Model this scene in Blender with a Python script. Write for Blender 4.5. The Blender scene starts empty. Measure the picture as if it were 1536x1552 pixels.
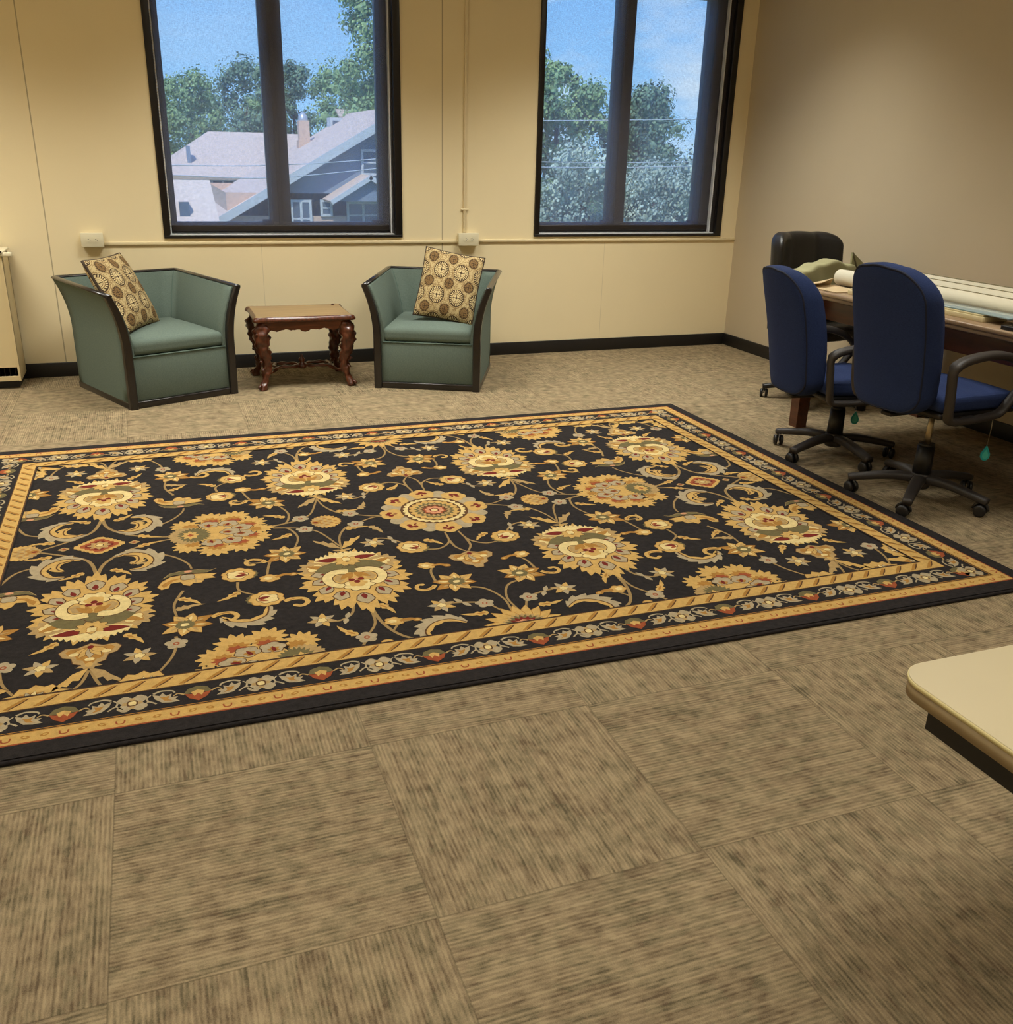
import bpy, bmesh, math, random
from mathutils import Vector, Matrix
from math import sin, cos, pi, radians, atan2, hypot, sqrt
random.seed(7)
COL = bpy.context.scene.collection

# ---------------------------------------------------------------- helpers
class MB:
    """collects polygons; build() links them as one mesh object"""
    def __init__(s): s.v = []; s.f = []; s.m = []; s.sm = []
    def add(s, vs, fs, mat=0, smooth=False):
        o = len(s.v); s.v += [tuple(v) for v in vs]
        for f in fs:
            s.f.append([i + o for i in f]); s.m.append(mat); s.sm.append(smooth)
    def box(s, x0, x1, y0, y1, z0, z1, mat=0, M=None):
        vs = [Vector((x, y, z)) for z in (z0, z1) for y in (y0, y1) for x in (x0, x1)]
        if M: vs = [M @ v for v in vs]
        s.add(vs, [(0, 2, 3, 1), (4, 5, 7, 6), (0, 1, 5, 4), (2, 6, 7, 3), (0, 4, 6, 2), (1, 3, 7, 5)], mat)
    def bbox(s, x0, x1, y0, y1, z0, z1, b=0.004, seg=2, mat=0, M=None, smooth=True):
        """bevelled box"""
        bm = bmesh.new(); bmesh.ops.create_cube(bm, size=1)
        for v in bm.verts:
            v.co = Vector(((x0 + x1) / 2 + v.co.x * (x1 - x0), (y0 + y1) / 2 + v.co.y * (y1 - y0), (z0 + z1) / 2 + v.co.z * (z1 - z0)))
        bmesh.ops.bevel(bm, geom=list(bm.edges), offset=b, segments=seg, affect='EDGES', profile=0.5)
        bm.verts.index_update()
        vs = [M @ v.co if M else v.co.copy() for v in bm.verts]
        s.add(vs, [[v.index for v in f.verts] for f in bm.faces], mat, smooth); bm.free()
    def rbox(s, hx, hy, hz, r, warp=None, n=10, mat=0, seg=4):
        """rounded cushion block centred on the origin, each vertex passed through warp"""
        def ax(h):
            L = [-h + r * (1 - cos(pi / 2 * i / seg)) for i in range(seg + 1)]
            inner = [(-h + r) + (2 * h - 2 * r) * i / n for i in range(1, n)]
            return L + inner + [-a for a in reversed(L)]
        X, Y, Z = ax(hx), ax(hy), ax(hz) if hz > r * 1.01 else [-hz + 2 * hz * i / 8 for i in range(9)]
        def proj(p):
            rr = min(r, hz)
            q = Vector((max(-hx + rr, min(hx - rr, p[0])), max(-hy + rr, min(hy - rr, p[1])), max(-hz + rr, min(hz - rr, p[2]))))
            d = Vector(p) - q
            return q + d.normalized() * rr if d.length > 1e-9 else Vector(p)
        idx = {}; vs = []; fs = []
        def vid(i, j, k):
            key = (i, j, k)
            if key not in idx:
                p = proj((X[i], Y[j], Z[k]))
                idx[key] = len(vs); vs.append(Vector(warp(p)) if warp else p)
            return idx[key]
        nx, ny, nz = len(X) - 1, len(Y) - 1, len(Z) - 1
        for i in range(nx):
            for j in range(ny):
                fs.append((vid(i, j, 0), vid(i, j + 1, 0), vid(i + 1, j + 1, 0), vid(i + 1, j, 0)))
                fs.append((vid(i, j, nz), vid(i + 1, j, nz), vid(i + 1, j + 1, nz), vid(i, j + 1, nz)))
        for i in range(nx):
            for k in range(nz):
                fs.append((vid(i, 0, k), vid(i + 1, 0, k), vid(i + 1, 0, k + 1), vid(i, 0, k + 1)))
                fs.append((vid(i, ny, k), vid(i, ny, k + 1), vid(i + 1, ny, k + 1), vid(i + 1, ny, k)))
        for j in range(ny):
            for k in range(nz):
                fs.append((vid(0, j, k), vid(0, j, k + 1), vid(0, j + 1, k + 1), vid(0, j + 1, k)))
                fs.append((vid(nx, j, k), vid(nx, j + 1, k), vid(nx, j + 1, k + 1), vid(nx, j, k + 1)))
        s.add(vs, fs, mat, True)
    def tube(s, path, rad, n=10, mat=0, closed=False, ell=None, up=(0, 0, 1), caps=True, smooth=True, power=2.0):
        """sweep an ellipse / superellipse; rad number or list; ell=(a,b) scale on side/up axes"""
        P = [Vector(p) for p in path]; N = len(P)
        R = rad if isinstance(rad, (list, tuple)) else [rad] * N
        a, b = ell if ell else (1, 1)
        vs = []; up = Vector(up)
        for i, p in enumerate(P):
            if closed: t = P[(i + 1) % N] - P[i - 1]
            else: t = P[min(i + 1, N - 1)] - P[max(i - 1, 0)]
            t.normalize()
            sd = t.cross(up)
            if sd.length < 1e-3: sd = t.cross(Vector((1, 0.01, 0)))
            sd.normalize(); u = sd.cross(t).normalized()
            for k in range(n):
                th = 2 * pi * (k + .5) / n; c, d = cos(th), sin(th)
                if power != 2:
                    c = math.copysign(abs(c) ** (2 / power), c); d = math.copysign(abs(d) ** (2 / power), d)
                vs.append(p + sd * (c * R[i] * a) + u * (d * R[i] * b))
        fs = []
        for i in range(N if closed else N - 1):
            j = (i + 1) % N
            for k in range(n):
                l = (k + 1) % n
                fs.append((i * n + k, i * n + l, j * n + l, j * n + k))
        if caps and not closed:
            fs.append(list(range(n - 1, -1, -1))); fs.append([(N - 1) * n + k for k in range(n)])
        s.add(vs, fs, mat, smooth)
    def cyl(s, c, r, h, n=24, mat=0, M=None, r2=None, smooth=True):
        r2 = r if r2 is None else r2
        vs = [Vector((c[0] + rr * cos(2 * pi * k / n), c[1] + rr * sin(2 * pi * k / n), z)) for rr, z in ((r, c[2]), (r2, c[2] + h)) for k in range(n)]
        if M: vs = [M @ v for v in vs]
        s.add(vs, [(k, (k + 1) % n, n + (k + 1) % n, n + k) for k in range(n)], mat, smooth)
        s.add(vs[:n], [list(range(n - 1, -1, -1))], mat); s.add(vs[n:], [list(range(n))], mat)
    def lathe(s, prof, n=20, mat=0, M=None):
        vs = [Vector((r * cos(2 * pi * k / n), r * sin(2 * pi * k / n), z)) for r, z in prof for k in range(n)]
        if M: vs = [M @ v for v in vs]
        fs = []
        for i in range(len(prof) - 1):
            for k in range(n):
                l = (k + 1) % n
                fs.append((i * n + k, i * n + l, (i + 1) * n + l, (i + 1) * n + k))
        s.add(vs, fs, mat, True)
    def prism(s, poly, z0, z1, mat=0, M=None, smooth=False):
        """poly in xy extruded in z"""
        n = len(poly)
        vs = [Vector((x, y, z)) for z in (z0, z1) for x, y in poly]
        if M: vs = [M @ v for v in vs]
        s.add(vs, [list(range(n - 1, -1, -1)), list(range(n, 2 * n))], mat)
        s.add(vs, [(k, (k + 1) % n, n + (k + 1) % n, n + k) for k in range(n)], mat, smooth)
    def grid(s, fn, nu, nv, mat=0, smooth=True, closed_u=False):
        vs = [fn(i / nu, j / nv) for j in range(nv + 1) for i in range(nu + 1)]
        W = nu + 1
        s.add(vs, [(j * W + i, j * W + i + 1, (j + 1) * W + i + 1, (j + 1) * W + i) for j in range(nv) for i in range(nu)], mat, smooth)
    def build(s, name, mats, parent=None, M=None, recalc=True):
        me = bpy.data.meshes.new(name)
        vs = [tuple(M @ Vector(v)) for v in s.v] if M else s.v
        me.from_pydata(vs, [], s.f)
        if not isinstance(mats, (list, tuple)): mats = [mats]
        for m in mats: me.materials.append(m)
        me.polygons.foreach_set('material_index', s.m)
        me.polygons.foreach_set('use_smooth', s.sm)
        if recalc:
            bm = bmesh.new(); bm.from_mesh(me)
            bmesh.ops.remove_doubles(bm, verts=bm.verts, dist=1e-6)
            bmesh.ops.recalc_face_normals(bm, faces=bm.faces)
            bm.to_mesh(me); bm.free()
        me.update()
        o = bpy.data.objects.new(name, me); COL.objects.link(o)
        if parent: o.parent = parent
        return o

def smooth_path(pts, n=6, closed=False):
    P = [Vector(p) for p in pts]; out = []; N = len(P)
    rng = range(N) if closed else range(N - 1)
    for i in rng:
        if closed: p0, p1, p2, p3 = P[i - 1], P[i], P[(i + 1) % N], P[(i + 2) % N]
        else: p0, p1, p2, p3 = P[max(i - 1, 0)], P[i], P[i + 1], P[min(i + 2, N - 1)]
        for k in range(n):
            t = k / n
            out.append(0.5 * ((2 * p1) + (-p0 + p2) * t + (2 * p0 - 5 * p1 + 4 * p2 - p3) * t * t + (-p0 + 3 * p1 - 3 * p2 + p3) * t ** 3))
    if not closed: out.append(P[-1])
    return out
def lerp_list(L, n):
    out = []
    for i in range(len(L) - 1):
        out += [L[i] + (L[i + 1] - L[i]) * k / n for k in range(n)]
    return out + [L[-1]]

def tag(o, label=None, cat=None, group=None, kind=None):
    if label: o['label'] = label
    if cat: o['category'] = cat
    if group: o['group'] = group
    if kind: o['kind'] = kind
    return o
def thing(name, label, cat, loc=(0, 0, 0), rz=0.0, group=None):
    o = bpy.data.objects.new(name, None); COL.objects.link(o)
    o.empty_display_size = 0.1; o.location = loc; o.rotation_euler = (0, 0, rz)
    return tag(o, label, cat, group)
def structure(o): o['kind'] = 'structure'; return o
def rot(axis, deg): return Matrix.Rotation(radians(deg), 4, axis)
def tr(x, y, z): return Matrix.Translation((x, y, z))

# ---------------------------------------------------------------- materials
def srgb(r, g, b):
    f = lambda c: (c / 255 / 12.92) if c / 255 <= 0.04045 else ((c / 255 + 0.055) / 1.055) ** 2.4
    return (f(r), f(g), f(b), 1)
class NT:
    def __init__(s, m): s.t = m.node_tree; s.n = s.t.nodes; s.l = s.t.links
    def new(s, typ, **kw):
        n = s.n.new(typ)
        for k, v in kw.items(): setattr(n, k, v)
        return n
    def link(s, a, b): s.l.new(a, b)
    def val(s, sock, v):
        if hasattr(v, 'is_output') or isinstance(v, bpy.types.NodeSocket): s.l.new(v, sock)
        else: sock.default_value = v
    def math(s, op, a, b=0.0, c=0.0, clamp=False):
        n = s.new('ShaderNodeMath', operation=op, use_clamp=clamp)
        s.val(n.inputs[0], a); s.val(n.inputs[1], b)
        if op in ('MULTIPLY_ADD', 'SMOOTH_MIN', 'COMPARE'): s.val(n.inputs[2], c)
        return n.outputs[0]
    def mix(s, f, a, b):
        n = s.new('ShaderNodeMix', data_type='RGBA')
        s.val(n.inputs[0], f); s.val(n.inputs[6], a); s.val(n.inputs[7], b)
        return n.outputs[2]
    def noise(s, vec, scale, detail=3.0, rough=0.5):
        n = s.new('ShaderNodeTexNoise'); n.inputs['Scale'].default_value = scale
        n.inputs['Detail'].default_value = detail; n.inputs['Roughness'].default_value = rough
        if vec is not None: s.l.new(vec, n.inputs['Vector'])
        return n.outputs['Fac']
    def mapped(s, vec, scale=(1, 1, 1), loc=(0, 0, 0)):
        n = s.new('ShaderNodeMapping'); n.inputs['Scale'].default_value = scale; n.inputs['Location'].default_value = loc
        s.l.new(vec, n.inputs['Vector']); return n.outputs['Vector']
    def bump(s, h, strength, dist=0.01):
        n = s.new('ShaderNodeBump'); n.inputs['Strength'].default_value = strength; n.inputs['Distance'].default_value = dist
        s.l.new(h, n.inputs['Height']); return n.outputs['Normal']
def base_mat(name):
    m = bpy.data.materials.new(name); m.use_nodes = True
    t = NT(m); return m, t, t.n['Principled BSDF']
def mat(name, col, rough=0.5, metal=0.0, var=0.08, vscale=12.0, bump=0.0, bscale=60.0, spec=0.5, coat=0.0, stretch=(1, 1, 1), sheen=0.0):
    m, t, b = base_mat(name)
    tc = t.new('ShaderNodeTexCoord').outputs['Object']
    v = t.mapped(tc, stretch)
    n = t.noise(v, vscale)
    c = srgb(*col)
    lo = tuple(x * (1 - var) for x in c[:3]) + (1,); hi = tuple(min(1, x * (1 + var)) for x in c[:3]) + (1,)
    t.link(t.mix(n, lo, hi), b.inputs['Base Color'])
    b.inputs['Roughness'].default_value = rough; b.inputs['Metallic'].default_value = metal
    b.inputs['Specular IOR Level'].default_value = spec
    b.inputs['Coat Weight'].default_value = coat
    if sheen: b.inputs['Sheen Weight'].default_value = sheen
    if bump:
        t.link(t.bump(t.noise(v, bscale, 2), bump, 0.004), b.inputs['Normal'])
    return m
def weave_mat(name, col, col2, scale=420.0, rough=0.9):
    """woven upholstery: fine crossed threads with a soft colour drift"""
    m, t, b = base_mat(name)
    tc = t.new('ShaderNodeTexCoord').outputs['Object']
    n1 = t.noise(t.mapped(tc, (1, 1, 6)), scale / 4, 2); n2 = t.noise(t.mapped(tc, (6, 6, 1)), scale / 4, 2)
    f = t.math('MULTIPLY', t.math('ADD', n1, n2), 0.5)
    f2 = t.math('MULTIPLY_ADD', t.math('SUBTRACT', f, 0.5), 2.2, 0.5, clamp=False)
    c = t.mix(t.math('ADD', f2, 0, clamp=True), srgb(*col), srgb(*col2))
    t.link(c, b.inputs['Base Color']); b.inputs['Roughness'].default_value = rough
    b.inputs['Specular IOR Level'].default_value = 0.25
    t.link(t.bump(f, 0.35, 0.002), b.inputs['Normal'])
    return m
def wood_mat(name, dark, light, axis='X', rough=0.35, scale=1.0, coat=0.2):
    m, t, b = base_mat(name)
    tc = t.new('ShaderNodeTexCoord').outputs['Object']
    st = {'X': (1.5, 14, 14), 'Y': (14, 1.5, 14), 'Z': (14, 14, 1.5)}[axis]
    n = t.noise(t.mapped(tc, tuple(scale * k for k in st)), 2.2, 6, 0.62)
    f = t.math('MULTIPLY_ADD', t.math('SUBTRACT', n, 0.5), 2.4, 0.5)
    f = t.math('ADD', f, 0, clamp=True)
    t.link(t.mix(f, srgb(*dark), srgb(*light)), b.inputs['Base Color'])
    b.inputs['Roughness'].default_value = rough; b.inputs['Coat Weight'].default_value = coat
    b.inputs['Coat Roughness'].default_value = 0.25
    t.link(t.bump(n, 0.15, 0.002), b.inputs['Normal'])
    return m
# ---------------------------------------------------------------- the room
CEIL = 2.9; XL = -6.9; YF = -9.2
T = 0.61; GX, GY = -4.595, -4.613          # carpet tile size and a grid corner

def carpet_material():
    m, t, b = base_mat('carpet_tiles')
    geo = t.new('ShaderNodeNewGeometry'); sep = t.new('ShaderNodeSeparateXYZ')
    t.link(geo.outputs['Position'], sep.inputs[0])
    x, y = sep.outputs[0], sep.outputs[1]
    u = t.math('DIVIDE', t.math('SUBTRACT', x, GX), T); v = t.math('DIVIDE', t.math('SUBTRACT', y, GY), T)
    iu, iv = t.math('FLOOR', u), t.math('FLOOR', v)
    chk = t.math('ABSOLUTE', t.math('MODULO', t.math('ADD', iu, iv), 2.0))   # 0 / 1 quarter turned
    # across-stripe and along-stripe coordinates
    inv = t.math('SUBTRACT', 1.0, chk)
    # tile at iu=0, iv=-1 (odd) has ribs running along x
    across = t.math('ADD', t.math('MULTIPLY', y, chk), t.math('MULTIPLY', x, inv))
    along = t.math('ADD', t.math('MULTIPLY', x, chk), t.math('MULTIPLY', y, inv))
    seed = t.math('ADD', t.math('MULTIPLY', iu, 7.31), t.math('MULTIPLY', iv, 3.77))
    def vec(sa, sl, off=0.0):
        c = t.new('ShaderNodeCombineXYZ')
        t.link(t.math('MULTIPLY', across, sa), c.inputs[0]); t.link(t.math('MULTIPLY', along, sl), c.inputs[1])
        t.link(t.math('ADD', seed, off), c.inputs[2]); return c.outputs[0]
    rib = t.math('SINE', t.math('MULTIPLY', across, 2 * pi / 0.0102))           # tufted rows
    stripe = t.noise(vec(75, 1.6), 1.0, 2, 0.6)                                # dark/light lines along the ribs
    streak = t.noise(vec(120, 24, 5.1), 1.0, 2, 0.6)
    blot = t.noise(vec(19, 21, 9.7), 1.0, 2, 0.55)                           # square-ish cloudy blocks
    loops = t.noise(vec(420, 420, 2.2), 1.0, 1, 0.5)
    hue = t.noise(vec(20, 9, 21.0), 1.0, 2, 0.5)
    f = t.math('MULTIPLY', t.math('SUBTRACT', stripe, 0.5), 1.25)
    f = t.math('ADD', f, t.math('MULTIPLY', t.math('SUBTRACT', streak, 0.5), 1.7))
    bl = t.math('MULTIPLY', t.math('SUBTRACT', blot, 0.5), 1.6)
    f = t.math('ADD', f, bl)
    f = t.math('ADD', f, t.math('MULTIPLY', rib, 0.20))
    f = t.math('ADD', f, t.math('MULTIPLY', t.math('SUBTRACT', loops, 0.5), 0.9))
    f = t.math('ADD', t.math('MULTIPLY_ADD', f, 0.75, 0.55), 0, clamp=True)
    dark = t.mix(t.math('GREATER_THAN', hue, 0.5), srgb(90, 81, 61), srgb(96, 81, 62))
    light = t.mix(hue, srgb(158, 140, 109), srgb(166, 146, 114))
    c = t.mix(f, dark, light)
    # seams between tiles
    def edge(w):
        fr = t.math('FRACT', w)
        return t.math('MINIMUM', fr, t.math('SUBTRACT', 1.0, fr))
    e = t.math('MINIMUM', edge(u), edge(v))
    seam = t.math('LESS_THAN', e, 0.0028)
    c = t.mix(t.math('MULTIPLY', seam, 0.35), c, srgb(70, 62, 46))
    t.link(c, b.inputs['Base Color'])
    b.inputs['Roughness'].default_value = 0.95; b.inputs['Specular IOR Level'].default_value = 0.1
    h = t.math('ADD', t.math('MULTIPLY', rib, 0.35), t.math('ADD', loops, t.math('MULTIPLY', seam, -2.0)))
    t.link(t.bump(h, 0.5, 0.003), b.inputs['Normal'])
    return m
def wall_material(name, col, seams=(), low=(), rough=0.75):
    """painted panel; seams: x positions of vertical joints, low: joints only below the rail"""
    m, t, b = base_mat(name)
    geo = t.new('ShaderNodeNewGeometry'); sep = t.new('ShaderNodeSeparateXYZ')
    t.link(geo.outputs['Position'], sep.inputs[0])
    n = t.noise(geo.outputs['Position'], 3.0, 3)
    n2 = t.noise(geo.outputs['Position'], 220.0, 2)
    c = srgb(*col)
    cc = t.mix(n, tuple(k * .97 for k in c[:3]) + (1,), tuple(min(1, k * 1.03) for k in c[:3]) + (1,))
    s = None
    for lst, lowf in ((seams, 0), (low, 1)):
        for x in lst:
            q = t.math('LESS_THAN', t.math('ABSOLUTE', t.math('SUBTRACT', sep.outputs[0], x)), 0.0035 if not lowf else 0.002)
            if lowf: q = t.math('MULTIPLY', q, t.math('LESS_THAN', sep.outputs[2], 0.82))
            if lowf: q = t.math('MULTIPLY', q, 0.4)
            s = q if s is None else t.math('MAXIMUM', s, q)
    if s is not None:
        cc = t.mix(t.math('MULTIPLY', s, 0.55), cc, srgb(112, 94, 62))
    t.link(cc, b.inputs['Base Color'])
    b.inputs['Roughness'].default_value = rough; b.inputs['Specular IOR Level'].default_value = 0.3
    t.link(t.bump(n2, 0.08, 0.002), b.inputs['Normal'])
    return m

M_carpet = carpet_material()
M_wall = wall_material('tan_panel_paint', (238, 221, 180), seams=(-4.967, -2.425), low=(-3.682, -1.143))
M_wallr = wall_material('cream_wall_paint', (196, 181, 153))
M_ceiling = mat('ceiling_tile', (205, 200, 188), 0.9, bump=0.3, bscale=140)
M_base = mat('black_rubber_base', (26, 23, 21), 0.5, var=0.1)
M_black = mat('black_lacquer_frame', (22, 18, 18), 0.35, var=0.1)
M_sash = mat('bronze_aluminium', (46, 40, 37), 0.45, metal=0.2, var=0.08)
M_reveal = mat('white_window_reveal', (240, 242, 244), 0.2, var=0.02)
M_ivory = mat('ivory_plastic', (226, 216, 184), 0.4, var=0.02)
M_slot = mat('dark_slot', (40, 34, 28), 0.6)
M_race = mat('tan_painted_metal', (230, 212, 170), 0.5, var=0.02)

b_ = MB(); b_.box(XL, 0.2, YF, 0.25, -0.12, 0.0); structure(b_.build('floor', M_carpet))
b_ = MB(); b_.box(XL, 0.2, YF, 0.25, CEIL, CEIL + .1); structure(b_.build('ceiling', M_ceiling))
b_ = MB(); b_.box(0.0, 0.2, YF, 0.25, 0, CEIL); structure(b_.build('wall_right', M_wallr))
b_ = MB(); b_.box(XL - .1, XL, YF, 0.25, 0, CEIL); structure(b_.build('wall_left', M_wall))
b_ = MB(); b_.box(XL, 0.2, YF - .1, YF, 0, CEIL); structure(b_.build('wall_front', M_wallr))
# back wall with two openings
W1 = (-4.288, -2.716); W2 = (-1.727, -0.142); WZ0, WZ1 = 0.862, 2.62
b_ = MB(); D = 0.22
xs = [XL, W1[0] + .02, W1[1] - .02, W2[0] + .02, W2[1] - .02, 0.0]
for i in (0, 2, 4): b_.box(xs[i], xs[i + 1], 0, D, 0, CEIL)
for i in (1, 3):
    b_.box(xs[i], xs[i + 1], 0, D, 0, WZ0 + .01); b_.box(xs[i], xs[i + 1], 0, D, WZ1 - .01, CEIL)
structure(b_.build('wall_back', M_wall, recalc=False))

# baseboards
b_ = MB(); b_.bbox(XL, -0.014, -0.014, 0.0, 0, 0.092, 0.003); structure(b_.build('baseboard_back', M_base))
b_ = MB(); b_.bbox(-0.014, 0.0, YF, 0.0, 0, 0.092, 0.003); structure(b_.build('baseboard_right', M_base))
b_ = MB(); b_.bbox(XL, XL + .014, YF, -0.014, 0, 0.092, 0.003); structure(b_.build('baseboard_left', M_base))

# glass: clear pane
def glass_material():
    m, t, b = base_mat('window_glass'); out = t.n['Material Output']
    tr_ = t.new('ShaderNodeBsdfTransparent'); tr_.inputs[0].default_value = (0.93, 0.96, 0.95, 1)
    gl = t.new('ShaderNodeBsdfGlossy'); gl.inputs['Roughness'].default_value = 0.02
    fr = t.new('ShaderNodeFresnel'); fr.inputs[0].default_value = 1.45
    mx = t.new('ShaderNodeMixShader'); t.link(fr.outputs[0], mx.inputs[0]); t.link(tr_.outputs[0], mx.inputs[1]); t.link(gl.outputs[0], mx.inputs[2])
    t.link(mx.outputs[0], out.inputs['Surface']); return m
def screen_material():
    """solar screen shade: an open dark weave you see through"""
    m, t, b = base_mat('solar_screen_cloth'); out = t.n['Material Output']
    tc = t.new('ShaderNodeTexCoord').outputs['Object']
    n1 = t.noise(t.mapped(tc, (1, 1, 7)), 36, 2, 0.6); n2 = t.noise(t.mapped(tc, (7, 1, 1)), 36, 2, 0.6); n3 = t.noise(tc, 260, 1)
    f = t.math('ADD', t.math('MULTIPLY', t.math('ADD', n1, n2), 0.5), t.math('MULTIPLY', t.math('SUBTRACT', n3, .5), .35))
    open_ = t.math('ADD', t.math('MULTIPLY_ADD', t.math('SUBTRACT', f, 0.5), 0.40, 0.66), 0, clamp=True)
    di = t.new('ShaderNodeBsdfDiffuse'); di.inputs[0].default_value = srgb(140, 138, 146)
    tl = t.new('ShaderNodeBsdfTranslucent'); tl.inputs[0].default_value = srgb(196, 204, 224)
    a = t.new('ShaderNodeMixShader'); a.inputs[0].default_value = 0.5
    t.link(di.outputs[0], a.inputs[1]); t.link(tl.outputs[0], a.inputs[2])
    tp = t.new('ShaderNodeBsdfTransparent')
    mx = t.new('ShaderNodeMixShader'); t.link(open_, mx.inputs[0]); t.link(a.outputs[0], mx.inputs[1]); t.link(tp.outputs[0], mx.inputs[2])
    t.link(mx.outputs[0], out.inputs['Surface']); return m
M_glass = glass_material(); M_screen = screen_material()

def window(num, X, glasses, mulls):
    x0, x1 = X
    root = MB()                                    # dark interior trim
    for a, c in ((x0, x0 + .040), (x1 - .050, x1)): root.bbox(a, c, -0.016, 0.02, WZ0, WZ1, 0.003)
    root.bbox(x0, x1, -0.0165, 0.02, WZ0 - .001, WZ0 + .018, 0.003); root.bbox(x0, x1, -0.0165, 0.02, WZ1 - .045, WZ1 + .001, 0.003)
    w = structure(root.build('window_%d' % num, M_black))
    a, c = x0 + .040, x1 - .050; z0, z1 = WZ0 + .018, WZ1 - .045
    r = MB()                                       # reveal lining: sill, jambs, head
    r.box(a - .008, c + .008, 0.02, .20, z0 - .008, z0 + .006); r.box(a - .008, c + .008, .02, .20, z1, z1 + .01)
    r.build('window_reveal', M_reveal, w)
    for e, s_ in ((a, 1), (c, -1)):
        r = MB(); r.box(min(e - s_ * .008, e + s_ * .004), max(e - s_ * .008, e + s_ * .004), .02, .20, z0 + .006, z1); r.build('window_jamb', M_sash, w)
        r = MB(); r.box(min(e + s_ * .004, e + s_ * .013), max(e + s_ * .004, e + s_ * .013), .068, .100, z0 + .006, z1); r.build('gap_light_strip', M_reveal, w)  # white strip added beside the shade, standing in for daylight in the gap
    s = MB(); y0, y1 = .125, .185
    for p, q in mulls:
        s.bbox(p, q, y0, y1, z0 + .006, z1, 0.004)
        mid = (p + q) / 2; s.bbox(mid - .012, mid + .012, y0 - .012, y0 + .01, z0 + .03, z1, .003)   # interlocking stiles
        if q - p > .1: s.bbox(p + .018, p + .026, y0 - .005, y0 + .01, z0 + .03, z1, .002)
    s.bbox(a, c, y0 - .002, y1, z0 + .006, z0 + .075, 0.004); s.bbox(a, c, y0 - .002, y1, z1 - .06, z1, 0.004)
    for p, q in glasses: s.bbox(q - .05, q + .01, y0 - .02, y0, z0 + .075, z0 + .092, .003)     # sash latch blocks
    s.build('window_sash', M_sash, w)
    for p, q in glasses:
        g = MB(); g.box(p - .005, q + .005, .153, .157, z0 + .07, z1 - .055); g.build('glass_pane', M_glass, w)
    # roller shade hung inside the opening
    sh = thing('roller_shade', 'grey see-through solar screen shade drawn down over the %s window' % ('left' if num == 1 else 'right'), 'window shade', ((a + c) / 2, 0.06, z1), group='solar screen roller shades')
    hw = (c - a) / 2
    k = MB(); k.box(-hw + .014, hw - (.024 if num == 1 else .04), -.0006, .0006, .93 - z1, -.03); k.build('screen_cloth', M_screen, sh)
    k = MB(); k.bbox(-hw + .014, hw - (.024 if num == 1 else .04), -.010, .010, .905 - z1, .94 - z1, .004); k.build('hem_bar', M_sash, sh)
    k = MB(); k.tube([(-hw + .01, 0, -.025), (hw - .01, 0, -.025)], .022, 16); k.build('roller_tube', M_sash, sh)
    if num == 1:   # bead chain at the left edge of the shade
        k = MB()
        for q in range(70):
            zz = .93 - z1 + q * .018
            k.tube([(-hw + .008, -.012, zz), (-hw + .008, -.012, zz + .008)], .0032, 6)
        k.build('bead_chain', M_ivory, sh)
    return w
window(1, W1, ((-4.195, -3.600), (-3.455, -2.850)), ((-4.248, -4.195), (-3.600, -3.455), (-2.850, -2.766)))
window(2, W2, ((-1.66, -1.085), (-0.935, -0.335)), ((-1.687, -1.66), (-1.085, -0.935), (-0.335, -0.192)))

# cable raceways and outlet boxes
def raceway(name, label, boxes, grp=None):
    k = MB()
    for q in boxes: k.bbox(*q, .003)
    o = k.build(name, M_race); return tag(o, label, 'raceway', grp)
raceway('cable_raceway', 'thin tan horizontal raceway under the left window between the two outlet boxes', [(-4.650, -2.312, -.014, 0, .822, .842)])
raceway('cable_raceway', 'thin tan horizontal raceway from the right outlet box to the room corner', [(-2.168, -0.002, -.014, 0, .826, .846)])
vr = raceway('cable_raceway', 'slim vertical tan raceway on the wall between the two windows', [(-2.272, -2.250, -.014, 0, .892, CEIL - .01)])
k = MB(); k.bbox(-2.288, -2.234, -.017, 0, 1.045, 1.055, .003); k.build('coupling_clip', M_race, vr)
def outlet(x0, x1, z0, z1, label):
    o = thing('outlet_box', label, 'power outlet', ((x0 + x1) / 2, 0, z0), group='ivory surface-mounted outlet boxes')
    w, h = (x1 - x0) / 2, z1 - z0
    k = MB(); k.bbox(-w, w, -.040, 0, 0, h, .004); k.build('box_body', M_ivory, o)
    k = MB(); k.bbox(-w - .002, w + .002, -.046, -.040, -.002, h + .002, .002); k.build('cover_plate', M_ivory, o)
    for sx in (-1, 1):
        k = MB(); k.cyl((0, 0, 0), .0155, .003, 20, M=tr(sx * .021, -.046, h / 2) @ rot('X', 90)); q = k.build('socket', M_ivory, o)
        k = MB()
        for dz in (-.006, .006): k.box(sx * .021 - .004, sx * .021 + .004, -.0496, -.0488, h / 2 + dz - .001, h / 2 + dz + .001)
        k.cyl((0, 0, 0), .0022, .0008, 10, M=tr(sx * .021 + .009, -.0488, h / 2) @ rot('X', 90))
        k.build('socket_slots', M_slot, q)
    return o
outlet(-4.779, -4.652, .816, .898, 'ivory outlet box on the wall above the left armchair')
outlet(-2.312, -2.168, .806, .890, 'ivory outlet box above the right armchair, at the foot of the vertical raceway')
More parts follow.
